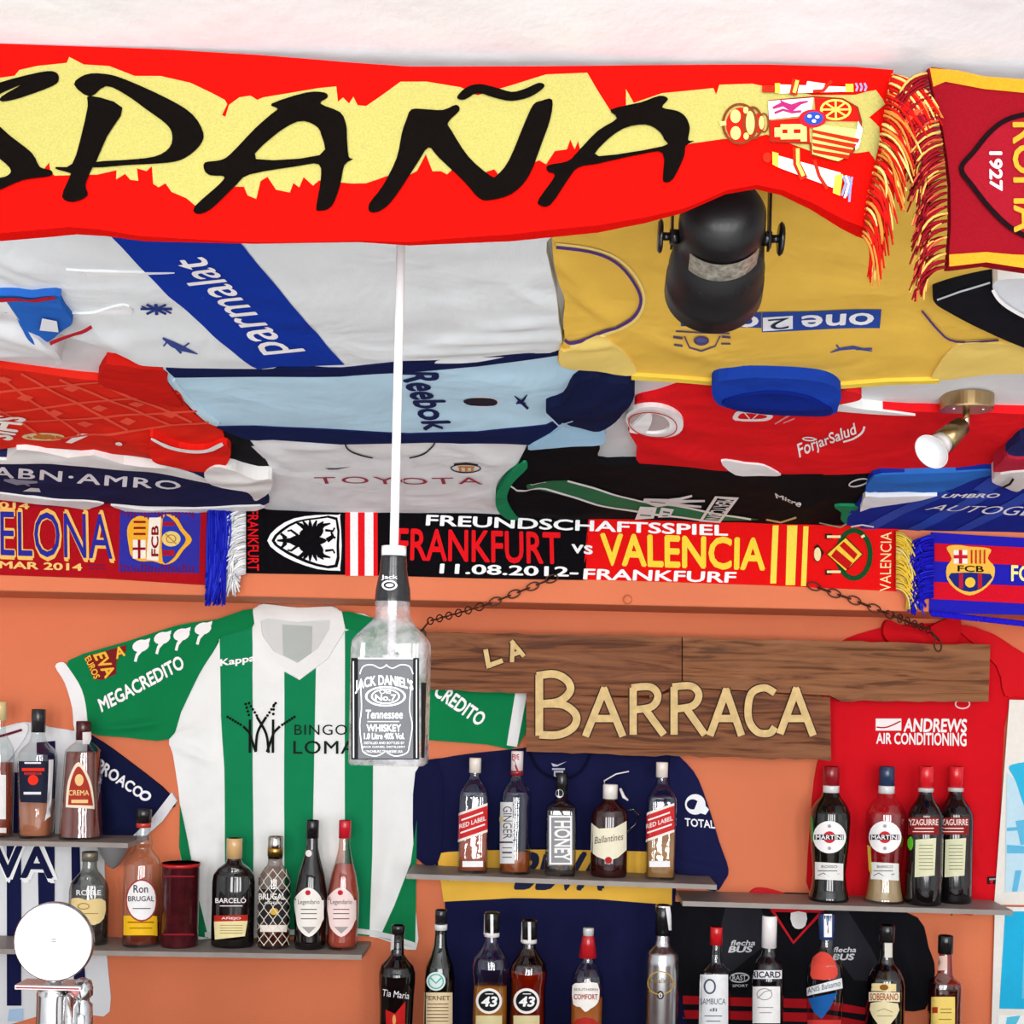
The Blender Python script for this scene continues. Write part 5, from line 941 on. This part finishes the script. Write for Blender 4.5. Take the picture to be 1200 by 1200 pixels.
def twin(b, dx, tint):
    oval = sm([(dx - 17, 1055), (dx - 9, 1044), (dx, 1040), (dx + 9, 1045), (dx + 15, 1055), (dx + 16, 1074), (dx + 12, 1088), (dx, 1098), (dx - 12, 1088), (dx - 15, 1074)], 3)
    b.lab('label', tint, [oval]); b.lab('label', tint, [[(dx - 17, 1055), (dx + 17, 1055), (dx + 17, 1077), (dx + 12, 1086), (dx - 14, 1080)]], .0005)
    b.txt('#c02838', [ell(dx - 1, 1046, 3, 3)], .0011); b.txt('#50484c', [Tr('Legendario', dx - 12, 1054, dx + 12, 1061, bold=.0), rect(dx - 9, 1065, dx + 9, 1066), rect(dx - 9, 1070, dx + 9, 1071), rect(dx - 9, 1076, dx + 9, 1077)], .0011); b.txt('#a8a0a0', [[(dx - 8, 1086), (dx + 8, 1086), (dx, 1094)]], .0011)
b.body(darkglass('#0e0a0a'), 'body'); b.cap(gloss('#17171a'), .86, 1, 1.14); twin(b, 362, '#f0ece4'); b.txt('#e8e4e0', [ell(362, 1000, 3.5, 4)], .0006, 'neck_seal')
b = Bottle('liquor_bottle', 'pink tapering bottle with oval white label and red cap, beside black twin', 401, 961, 1116, 18.5, [(0, .90), (.05, .98), (.12, .96), (.25, 1), (.42, 1), (.58, .78), (.70, .52), (.78, .38), (.9, .34), (1, .34)], z_ll, group='tapering bottles with oval labels')
b.body(glass('#f0d8d0')); b.liquid('#d8705c', .66); b.cap(gloss('#c81c2c'), .86, 1, 1.14); twin(b, 400, '#f4dcd8')
# ---- middle shelf
def redlab(dx, kw, lab):
    b = Bottle('liquor_bottle', lab, dx, 888 if dx < 600 else 893, 1026, 17.5, [(0, .96), (.02, 1), (.66, 1), (.71, .93), (.77, .66), (.81, .42), (.84, .36), (1, .34)], z_md, n=4.5, group='square bottles with slanted red labels')
    b.body(clr); b.liquid(kw, .42); b.cap(gloss('#e6dcd2'), .87, 1, 1.15)
    x = dx
    b.lab('label', '#c82a2a', [[(x - 17, 956), (x + 17, 944), (x + 17, 972), (x - 17, 984)]]); b.lab('label_edge', '#f2e6e2', [[(x - 17, 953), (x + 17, 941), (x + 17, 944), (x - 17, 956)], [(x - 17, 984), (x + 17, 972), (x + 17, 975), (x - 17, 987)]])
    b.txt('#f4e8e6', [T('RED LABEL', (x - 15, 966), (x + 15, 956), (x + 15, 961), (x - 15, 971), bold=.03), [(x - 14, 975), (x + 14, 965), (x + 14, 967), (x - 14, 977)], [(x - 13, 960), (x + 12, 951), (x + 12, 953), (x - 13, 962)]], .0007)
    b.lab('front_label', '#ececec', [rect(x - 12, 1009, x + 12, 1016)])
    return b
b = redlab(554, '#c8501c', 'square bottle with slanted red label, first from the left on middle shelf')
b = redlab(773, '#c88a38', 'square bottle with slanted red label, last at right on middle shelf')
b = Bottle('liquor_bottle', 'tall clear bottle with red and white neck wrap, second on middle shelf', 603, 880, 1028, 18.5, [(0, .96), (.02, 1), (.62, 1), (.67, .93), (.71, .74), (.75, .46), (.79, .36), (1, .34)], z_md)
b.body(clr); b.liquid('#b85a20', .18); b.cap(gloss('#e4dcdc'), .84, 1, 1.1, 'neck_wrap'); b.cap(gloss('#8a1c24'), .80, .84, 1.15, 'cap_ring'); b.txt('#a82430', [T('FIVE', (601, 884), (608, 884), (608, 890), (601, 890), bold=.05), st([(602, 890), (607, 905)], 2)], .0012, 'neck_print'); b.lab('label', '#dcdcdc', [rect(586, 940, 601, 986), rect(586, 988, 603, 1012)]); b.txt('#4a4a50', [T('GINGER', (600, 945), (600, 983), (590, 983), (590, 945), bold=.0), rect(589, 993, 600, 994), rect(589, 998, 600, 1000), rect(589, 1004, 600, 1005)])
b.lab('seal', '#ddd0a0', [ell(588, 960, 3, 3)], .0012)
b = Bottle('liquor_bottle', 'square clear bottle with grey ornate label and black neck, middle shelf', 656, 906, 1026, 18, [(0, .96), (.02, 1), (.64, 1), (.68, .92), (.74, .45), (.78, .34), (1, .32)], z_md, n=6)
b.body(glass('#d0d0d0')); b.cap(gloss('#1a1a1c'), .77, 1, 1.15, 'neck_wrap'); b.lab('label', '#8f9092', [rect(643, 955, 671, 1014)]); b.txt('#f0f0f0', [T('HONEY', (668, 962), (668, 1008), (650, 1008), (650, 962), bold=.04), [rect(644, 956, 670, 1013), rect(646, 958, 668, 1011)]], .0007); b.txt('#e8e8e8', [ell(656, 930, 4, 5)], .0012, 'neck_seal')
b = Bottle('liquor_bottle', 'broad dark red bottle with cream label and white hinged pourer, middle shelf', 713, 921, 1028, 21.5, [(0, .94), (.03, 1), (.66, 1), (.74, .88), (.80, .55), (.84, .38), (1, .36)], z_md, dr=.75)
b.body(darkglass('#2a0808'), 'body'); b.cap(gloss('#e8e4dc'), .86, 1.02, 1.1, 'pourer'); b.lab('label', '#ece6cc', [sm([(692, 964), (702, 971), (720, 970), (734, 962), (734, 996), (724, 1005), (713, 1009), (700, 1004), (692, 998)], 1)]); b.txt('#5a5448', [T('Ballantines', (697, 981), (730, 976), (730, 984), (697, 989), bold=.0, shear=.2)]); b.txt('#b02a28', [ell(713, 1008, 4, 4)], .0012)
pa, pb = at(708, 915, 3.10), at(737, 904, 3.10)
v, f = tube([at(709, 921, 3.11), pa, at(722, 907, 3.10), pb], .0016, 8); build('pourer_lever', v, f, capw, b.t, True)
v, f = tube([at(727, 924, 3.10), at(731, 934, 3.095), at(736, 938, 3.095)], [.003, .004, .002], 8); build('pourer_tab', v, f, capw, b.t, True)
v, f = tube([at(734, 950, 3.10), at(742, 948, 3.10), at(748, 955, 3.10), at(744, 967, 3.10), at(734, 976, 3.10)], .0022, 8); build('handle', v, f, glass('#c8c4b4'), b.t, True)
# ---- right shelf
MART = [(0, .98), (.02, 1), (.09, .88), (.20, .80), (.40, .93), (.60, 1), (.66, .97), (.72, .78), (.77, .5), (.82, .36), (1, .33)]
def vermouth(dx, yt, lab, glassm, liq, capc, green):
    b = Bottle('vermouth_bottle', lab, dx, yt, 1054, 23.5, MART, z_rt, group='bottles with round white labels')
    if liq: b.body(clr); b.liquid(liq, .22)
    else: b.body(darkglass('#0c100c'), 'body')
    b.cap(gloss(capc), .85, 1, 1.14); b.cap(gloss('#d8d8d8'), .80, .86, 1.12, 'neck_band')
    x = dx
    b.lab('label', '#f6f4f4', [ell(x + 1, 981, 19, 19)], .0006); b.txt('#c83038', [ell(x + 1, 981, 7, 7)], .0012); b.txt('#2a2a34', [[(x - 16, 978), (x + 17, 978), (x + 17, 984), (x - 16, 984)]], .0017, 'label_band'); b.txt('#f4f4f4', [Tr('MARTINI', x - 14, 978.5, x + 16, 983.5, bold=.03)], .0022)
    b.txt('#a0a0a8', [ell(x + 1, 968, 2, 2), ell(x + 1, 994, 2, 2)], .0012)
    b.lab('lower_label', '#e8e8e4', [[(x - 16, 1010), (x + 17, 1012), (x + 17, 1032), (x - 16, 1030)]]); b.txt('#6a6a70', [Tr('BIANCO' if liq else 'ROSSO', x - 8, 1014, x + 10, 1017), st([(x - 12, 1026), (x - 6, 1023), (x, 1027), (x + 12, 1024)], 1), rect(x - 12, 1020, x + 10, 1021)])
    if green: b.lab('side_label', '#1fb04a', [[(x - 22, 957), (x - 19, 955), (x - 17, 985), (x - 21, 988)]], .0003)
    else: b.lab('side_label', '#e8c850', [[(x - 20, 990), (x - 16, 992), (x - 14, 1025), (x - 19, 1020)]], .0003)
vermouth(971, 898, 'dark green bottle with round white label and red cap, right shelf', None, None, '#8c1420', True)
vermouth(1036, 898, 'clear bottle with round white label and navy cap, right shelf', clr, '#d8b078', '#283858', False)
YZ = [(0, .96), (.02, 1), (.60, 1), (.66, .95), (.71, .76), (.76, .48), (.80, .36), (1, .33)]
def yz(dx, lab, y, part):
    b = Bottle('vermouth_bottle', lab, dx, 898, 1058, 21, YZ, z_rt, y=y, group='black bottles with red caps')
    b.body(darkglass('#0d0b0d'), 'body'); b.cap(gloss('#d81c28'), .84, 1, 1.18); b.cap(gloss('#c8c4c4'), .815, .845, 1.2, 'neck_band'); x = dx
    b.lab('label', '#8a1c1e', [rect(x - 18, 958, x + 18, 978)]); b.txt('#f2dcd4', [Tr('YZAGUIRRE', x - 17, 960, x + 17, 967, bold=.03), rect(x - 10, 970, x + 12, 971.3), rect(x - 12, 974, x + 12, 975)])
    b.lab('lower_label', '#dcdcb8', [[(x - 9, 984), (x + 15, 982), (x + 13, 1026), (x - 10, 1028)]]); b.txt('#8a8a70', [rect(x - 5, 990 + 4 * k, x + 11, 990.8 + 4 * k) for k in range(8)])
    if part: b.lab('side_label', '#5cc428', [ell(x - 15, 988, 3.5, 8)], .0003)
yz(1117, 'black bottle with red cap and tall cream label, last on right shelf', 3.145, False)
yz(1082, 'black bottle with red cap and green side mark, third on right shelf', 3.10, True)
# ---- bottom row
CB = 1247
def B(label, cx, yt, hw, prof, **k): return Bottle('liquor_bottle', label, cx, yt, CB, hw, prof, z_ct, y=3.05, **k)
b = B('black bottle with thin script lettering and red panel, leftmost of the lowest row', 463, 1084, 21.5, [(0, .8), (.03, .86), (.45, .95), (.55, 1), (.62, 1), (.68, .88), (.73, .55), (.77, .35), (1, .30)])
b.body(darkglass('#0b090a'), 'body'); b.cap(gloss('#1c1c1e'), .93, 1.0, 1.2); b.lab('neck_strip', '#e8e4e4', [[(458, 1088), (463, 1088), (462, 1112), (455, 1116)]], .0015); b.txt('#f4f0f0', [T('Tia Maria', (449, 1159), (479, 1163), (479, 1171), (449, 1167), bold=.0, shear=.2)]); b.lab('label', '#c01c1c', [[(452, 1183), (463, 1188), (475, 1173), (474, 1215), (453, 1215)]]); b.txt('#e8a860', [ell(462, 1195, 2, 6)])
b = B('green glass bottle with eagle roundel and cream label, second in lowest row', 513, 1066, 17.5, [(0, .96), (.02, 1), (.52, 1), (.60, .92), (.68, .62), (.75, .44), (.82, .38), (1, .34)])
b.body(glass('#2f7a3c')); b.liquid('#184a20', .6); b.cap(gloss('#1c1c22'), .90, 1, 1.15); b.cap(gloss('#dcdcdc'), .86, .90, 1.2, 'cap_ring'); b.lab('roundel', '#e0ecec', [ell(511, 1150, 11, 11)]); b.txt('#5cb8a0', [ring(511, 1150, 9, 9, 1.5), st([(505, 1146), (511, 1152), (517, 1146)], 2)]); b.lab('label', '#e2cfa8', [rect(496, 1163, 530, 1215)]); b.txt('#7a5a3c', [Tr('FERNET', 499, 1167, 527, 1172, bold=.02)] + [rect(501, 1176 + 4 * k, 525, 1177 + 4 * k) for k in range(7)])
SP43 = [(0, .92), (.03, .96), (.30, .96), (.50, .92), (.58, 1.0), (.62, 1), (.68, .9), (.74, .55), (.79, .36), (.86, .30), (1, .30)]
def b43(cx, yt, lab, gm, liq, lev):
    b = B(lab, cx, yt, 22, SP43, group='bottles with round 43 labels')
    b.body(gm); b.liquid(liq, lev)
    b.cap(gloss('#1b1b1d'), .86, 1.0, 1.35, 'pourer'); b.cap(capw, .83, .86, 1.3, 'pourer_collar'); z = yt
    for dx in (-3.5, 3.5): b.lab('pourer_fin', '#e8e8e8', [rect(cx + dx - 1.2, z + 2, cx + dx + 1.2, z + 26)], .0052)
    y = 1173; b.lab('label_edge', '#f0ece8', [ell(cx, y, 15, 15)], .0004); b.lab('label', '#151517', [ell(cx, y, 12, 12)], .0009); b.txt('#f4f4f4', [Tr('43', cx - 8, y - 5, cx + 9, y + 6, bold=.06, shear=.15)], .0014); b.txt('#f0f0f0', [rect(cx - 4, y - 9, cx + 5, y - 8)], .0014)
    b.lab('lower_label', '#d8cc9c', [rect(cx - 15, 1190, cx + 15, 1220)], .0002)
b43(573, 1069, 'clear bottle with round black 43 label, left of its amber twin', clr, '#d8862c', .48)
b43(617, 1078, 'amber bottle with round black 43 label, right of its clear twin', glass('#d8843c'), '#b0581c', .62)
b = B('round-shouldered orange bottle with white label and red capped pourer, lowest row', 686, 1087, 19.5, [(0, .95), (.02, 1), (.56, 1), (.63, .94), (.69, .70), (.73, .42), (.78, .36), (1, .34)])
b.body(clr); b.liquid('#e0782c', .46); b.cap(gloss('#b81c24'), .77, .94, 1.6, 'pourer', taper=.62); b.cap(capw, .94, 1, .95, 'pourer_tip'); b.lab('label', '#f4f0ea', [sm([(671, 1155), (680, 1152), (700, 1152), (702, 1170), (698, 1178), (692, 1182), (686, 1186), (680, 1180), (672, 1177)], 2)]); b.txt('#3a2c2c', [Tr('SOUTHERN', 673, 1158, 700, 1161, bold=.0)]); b.txt('#a82c24', [Tr('COMFORT', 673, 1165, 700, 1171, bold=.03)]); b.lab('lower_label', '#b02a24', [sm([(670, 1200), (686, 1192), (702, 1200), (702, 1225), (670, 1225)], 2)])
b = B('silver metallic bottle with thin gold lettering, lowest row right of centre', 773, 1060, 20, [(0, .95), (.02, 1), (.50, 1.0), (.64, .98), (.69, .86), (.73, .5), (.76, .42), (.80, .40), (1, .34)])
b.body(chrome('#c4c6c8', .25), 'body'); b.cap(gloss('#15151a'), .80, .99, 1.2, 'neck'); b.cap(chrome(), .93, 1, 1.25, 'cap'); b.lab('neck_strip', '#f0f0f2', [[(762, 1062), (766, 1062), (762, 1085), (758, 1083)], [(779, 1062), (783, 1062), (786, 1090), (782, 1090)]], .0042); b.txt('#c8a040', [ring(774, 1152, 15, 14, 1.2)]); b.txt('#8a7440', [Tr('Caballero', 760, 1146, 788, 1152, bold=.01)], .001); b.txt('#303034', [ell(774, 1166, 4, 5)]); b.txt('#e0e0e0', [Tr('0', 772, 1163, 776, 1169)], .0012)
b = B('clear square-shouldered bottle with white label and bright red cap, lowest row', 836, 1086, 18.5, [(0, .97), (.02, 1), (.62, 1), (.67, .95), (.70, .6), (.73, .40), (.78, .34), (1, .33)])
b.body(clr); b.cap(gloss('#c41820'), .865, 1, 1.2); b.lab('label', '#e8eaec', [rect(819, 1142, 853, 1215)]); b.txt('#48566c', [Tr('SAMBUCA', 821, 1170, 850, 1177, bold=.0), Tr('di', 832, 1181, 840, 1185), [ell(832, 1156, 7, 9), ell(832, 1156, 5, 7)], rect(826, 1190, 846, 1191), rect(828, 1196, 844, 1197)])
b = B('dark bottle with white capsule and white pictorial label, over red hoops', 898, 1073, 18.5, [(0, .97), (.02, 1), (.56, 1), (.62, .95), (.68, .78), (.72, .5), (.76, .40), (1, .36)])
b.body(darkglass('#0c0d12'), 'body'); b.cap(gloss('#eeeaea'), .78, 1, 1.25, 'capsule'); b.lab('capsule_tag', '#f0f0f0', [rect(889, 1088, 894, 1106)], .003); b.lab('neck_label', '#e8e8ec', [rect(880, 1137, 916, 1147)]); b.txt('#22242c', [Tr('RICARD', 882, 1138.5, 914, 1145.5, bold=.04)]); b.lab('label', '#f0efee', [rect(882, 1156, 914, 1199)]); b.txt('#9a9a9e', [ring(896, 1165, 9, 7, 1), st([(888, 1170), (896, 1162), (904, 1160)], 1), rect(888, 1180, 906, 1181), rect(890, 1186, 904, 1187)])
b = B('clear bottle with white band, blue triangle and blue white capsule, lowest row', 965, 1069, 22.5, [(0, .80), (.02, .84), (.35, .92), (.52, 1), (.58, 1), (.66, .86), (.72, .60), (.77, .40), (.80, .36), (1, .34)])
b.body(clr); b.cap(gloss('#2c4a80'), .82, .99, 1.15, 'capsule'); b.lab('capsule_tag', '#f2f2f4', [rect(966, 1071, 974, 1098)], .002); b.lab('inner_print', '#d84a3c', [sm([(950, 1135), (952, 1122), (962, 1115), (974, 1120), (981, 1135), (978, 1147), (952, 1147)], 2)]); b.lab('label', '#e8eaec', [[(944, 1158), (986, 1146), (987, 1158), (945, 1167)]], .0006); b.txt('#3c4a60', [T('ANIS Balsamo', (947, 1158), (984, 1148), (984, 1155), (947, 1164), bold=.01)], .0012); b.txt('#1c5aa0', [[(947, 1170), (981, 1163), (972, 1182), (963, 1194), (954, 1186)]], .0006, 'blue_triangle'); b.txt('#c83a34', [rect(946, 1195, 985, 1203)])
b = B('dark amber brandy bottle with cream shield label and black cap, lowest row', 1036, 1084, 22, [(0, .95), (.02, 1), (.56, 1), (.62, .92), (.68, .70), (.72, .42), (.76, .33), (1, .30)])
b.body(glass('#7a3a28', 1.2)); b.liquid('#501a10', .56); b.cap(gloss('#1c1c1e'), .88, 1, 1.35); b.lab('neck_strip', '#d8d4c8', [rect(1037, 1096, 1045, 1122)], .001); b.lab('label', '#e8d49c', [[(1021, 1152), (1050, 1153), (1050, 1162), (1021, 1161)]]); b.lab('label', '#efe2c4', [[(1018, 1162), (1054, 1163), (1054, 1174), (1018, 1173)]], .0006); b.txt('#a8641c', [Tr('SOBERANO', 1020, 1164, 1052, 1172, bold=.03)], .0012); b.txt('#8a5a20', [ell(1036, 1157, 5, 3.5)]); b.lab('lower_label', '#e8dcb0', [sm([(1020, 1175), (1052, 1176), (1050, 1192), (1036, 1204), (1023, 1192)], 2)]); b.txt('#b0a070', [st([(1028, 1185), (1036, 1182), (1046, 1186)], 1), rect(1028, 1190, 1046, 1191)])
b = B('short red-brown bottle with yellow label and black stopper, rightmost of lowest row', 1105, 1096, 17.5, [(0, .97), (.02, 1), (.60, 1), (.64, .95), (.67, .6), (.70, .5), (.84, .42), (1, .38)], n=3.5)
b.body(glass('#d09080')); b.liquid('#6a1c18', .60); b.cap(gloss('#18181a'), .86, 1, 1.25); b.lab('neck_label', '#e0c0b4', [rect(1099, 1120, 1110, 1137)], .0008); b.txt('#7a5a54', [ell(1104, 1147, 9, 7)], .001, 'seal'); b.lab('label', '#ecd070', [rect(1091, 1168, 1119, 1215)]); b.txt('#b03820', [rect(1092, 1180, 1099, 1187)]); b.txt('#8a7030', [rect(1102, 1182, 1115, 1183), rect(1102, 1186, 1115, 1187), rect(1100, 1194, 1115, 1195)])

# ================================================================== HANGING BOTTLE LAMP
HY = 1.6
b = Bottle('bottle_pendant_lamp', 'square clear whiskey bottle made into a pendant lamp, hanging on white tube', 456, 640, 895, 44, [(0, .97), (.015, 1), (.52, 1), (.555, .985), (.575, .93), (.655, .53), (.68, .465), (.72, .455), (.77, .47), (.80, .44), (.90, .33), (.945, .30), (1, .31)], lambda x: at(456, 895, HY).z, y=HY, n=7, cat='lamp', seg=56)
b.body(frosted())
b.lathe('glass_base', [(0.002, b.R * .93), (.010, b.R * .95), (.012, b.R * .93)], glass('#d0d4d6'))
sf = b.surf
b.lab('label', '#17171a', [rect(412, 771, 491, 890)], g=(4, 20)); b.lab('label_field', '#66676b', [rect(420, 773, 484, 889)], .0005, g=(4, 20))
G = lambda c, sh, off=.001: b.lab('lettering', c, sh, off, ink(c), g=(6, 20))
G('#f4f4f4', [T('JACK DANIEL\'S', (417, 791), (483, 791), (484, 806), (417, 806), bold=.05, arch=.45), rect(420, 771, 484, 772.4)])
G('#f2f2f2', [[ell(452, 816, 24, 12), ell(452, 816, 21.5, 10)], [ell(452, 816, 17, 9), ell(452, 816, 15, 7.5)], Tr('Old', 445, 808, 458, 813, bold=.03), Tr('No.7', 440, 814, 464, 821, bold=.05)])
G('#f4f4f4', [Tr('Tennessee', 429, 832, 472, 842, bold=.03, shear=.1), Tr('WHISKEY', 430, 849, 470, 857, bold=.05), Tr('1.0 Litre 40% Vol.', 427, 859, 474, 866, bold=.05)] + [Tr('DISTILLED AND BOTTLED BY', 427, 869, 474, 872, bold=.01), Tr('JACK DANIEL DISTILLERY', 425, 874, 475, 877, bold=.01), Tr('LYNCHBURG TENNESSEE USA', 428, 879, 472, 882, bold=.01), rect(431, 845, 468, 846)])
sc = [st(arc([(422, 790), (426, 781), (436, 779), (446, 783), (454, 779)]), 1.2), st(arc([(484, 790), (480, 781), (470, 779), (460, 783), (452, 779)]), 1.2), st(arc([(423, 800), (424, 830), (422, 850), (424, 872), (427, 882), (440, 886), (450, 882)]), 1.2), st(arc([(482, 800), (480, 830), (483, 850), (480, 872), (477, 882), (464, 886), (454, 882)]), 1.2)]
G('#ececec', sc); G('#e6e6e6', [rect(414.5, 775, 415.7, 888), rect(487.2, 773, 488.4, 888)])
b.lab('side_label', '#1a1a1c', [rect(493, 800, 499, 888)], .0002, g=(3, 20))
b.cap(gloss('#151517'), .765, .945, 1.0, 'neck_wrap', r=None) if False else b.lathe('neck_wrap', [(.745 * b.H, b.r(.745 * b.H) + .0008), (.80 * b.H, b.r(.80 * b.H) + .0008), (.90 * b.H, b.r(.90 * b.H) + .0008), (.905 * b.H, b.r(.9 * b.H) + .0014), (.955 * b.H, b.r(.95 * b.H) + .0014)], gloss('#1b1b1d'), closed=False)
b.lab('neck_print', '#d8d8da', [[ell(457, 686, 8, 6), ell(457, 686, 6, 4)], ell(457, 686, 4, 2), T('Jack', (449, 674), (465, 674), (465, 680), (449, 680), bold=.04)], .0022, g=None)
b.lathe('collar', [(.955 * b.H, b.R * .33), (1.0 * b.H, b.R * .33), (1.0 * b.H, b.R * .12)], mat('#e9ebec', .3))
tp = at(466, 196, HY); bp_ = (b.x, HY, b.z0 + .50 * b.H)
zc_ = EYE + CH - CS * HY
v, f = tube([bp_, (b.x, HY, b.z0 + b.H), (b.x + .0, HY, b.z0 + b.H + .2), (b.x, HY, zc_)], .0052, 14); build('tube', v, f, mat('#f3f4f5', .3), b.t, True, 'white rigid supply tube')
v, f = revolve((b.x, HY, zc_ + .004), (0, 0, -1), [(0, .04), (.02, .04), (.028, .03), (.03, .006)], 32); build('ceiling_rose', v, f, mat('#eeeeee', .4), b.t, True)
v, f = revolve((b.x, HY, b.z0 + .50 * b.H), (0, 0, -1), [(0, .012), (.03, .012), (.034, .008)], 20); build('lamp_holder', v, f, mat('#f0f0f0', .4), b.t, True)

# ================================================================== BEER TAP
TY = 1.74
zbar = EYE - .78
bt_ = thing('bar', 'wooden bar carrying the chrome beer tap', 'bar', (-.2, 1.74, 0)); v, f = box(-2.6, 2.2, 1.50, 1.98, zbar - .05, zbar, .005); build('counter_top', v, f, mat('#6b4a36', .4, var=.2, vscale=8), bt_)
v, f = box(-2.5, 2.1, 1.58, 1.90, .0, zbar - .05); build('front_panel', v, f, mat('#8a5a3c', .5, var=.15, vscale=5), bt_)
c = at(63, 1170, TY)
t = thing('beer_tap', 'chrome beer tap with glowing round white badge, bottom left', 'beer tap', (c.x, TY, zbar))
H_ = at(63, 1149, TY).z - zbar; r_ = 19 / F * TY
v, f = revolve((c.x, TY, zbar), (0, 0, 1), [(0, r_ * 1.6), (.01, r_ * 1.6), (.014, r_), (H_ - .018, r_), (H_ - .016, r_ * 1.02), (H_ - .008, r_ * .9), (H_, r_ * .55), (H_ + .001, .001)], 40); build('column', v, f, chrome('#cfcfd0', .14), t, True)
dc = at(64, 1103, TY - .03); rd = 46.5 / F * (TY - .03)
v, f = revolve(dc + Vector((0, .012, 0)), (0, -1, 0), [(.008, rd * .9), (.010, rd * 1.0), (.016, rd * 1.0), (.018, rd * .97)], 56); build('badge_rim', v, f, chrome('#b8b8ba', .2), t, True)
v, f = revolve(dc + Vector((0, -.0055, 0)), (0, -1, 0), [(0, rd * .965), (.002, rd * .95), (.003, rd * .8), (.0035, .001)], 56); build('badge', v, f, mat('#ffffff', .4, emit=1.2), t, True, 'glowing white badge face')
for dy in (-1.6, 1.6):
    p = at(63, 1102 + dy, TY - .04); v, f = box(p.x - .003, p.x + .003, TY - .0420, TY - .0385, p.z - .0006, p.z + .0006); build('badge_mark', v, f, ink('#8a8a8c'), t)
a0 = at(63, 1146, TY - .02)
v, f = tube([at(64, 1140, TY - .012), at(64, 1156, TY - .004)], .008, 12); build('badge_stem', v, f, chrome(), t, True)
a, q = at(24, 1153, TY), at(112, 1147, TY)
v, f = box(a.x, q.x - .012, TY - .02, TY + .02, a.z - .003, a.z + .003, .001); build('drip_plate', v, f, mat('#c8c4c2', .3, .6), t)
v, f = box(a.x + .002, q.x - .014, TY - .0205, TY - .0195, a.z - .001, a.z + .0006); build('plate_stripe', v, f, ink('#8c2430'), t)
p0 = at(97, 1146, TY)
v, f = revolve((p0.x, TY, p0.z), (0, 0, -1), [(0, .004), (.004, .011), (.012, .013), (.022, .013), (.026, .009), (.03, .009), (.034, .013), (.07, .014), (p0.z - zbar - .001, .013)], 28); build('tap_body', v, f, chrome('#c6c8ca', .1), t, True)
v, f = tube([(p0.x - .012, TY - .01, p0.z - .018), (p0.x - .004, TY - .035, p0.z - .02), (p0.x - .002, TY - .045, p0.z - .045), (p0.x, TY - .045, p0.z - .07)], .006, 12); build('spout', v, f, chrome(), t, True)
v, f = revolve((p0.x - .006, TY - .012, p0.z - .016), (0, -1, 0), [(0, .006), (.006, .006), (.008, .001)], 16); build('button', v, f, gloss('#c87a7c'), t, True)
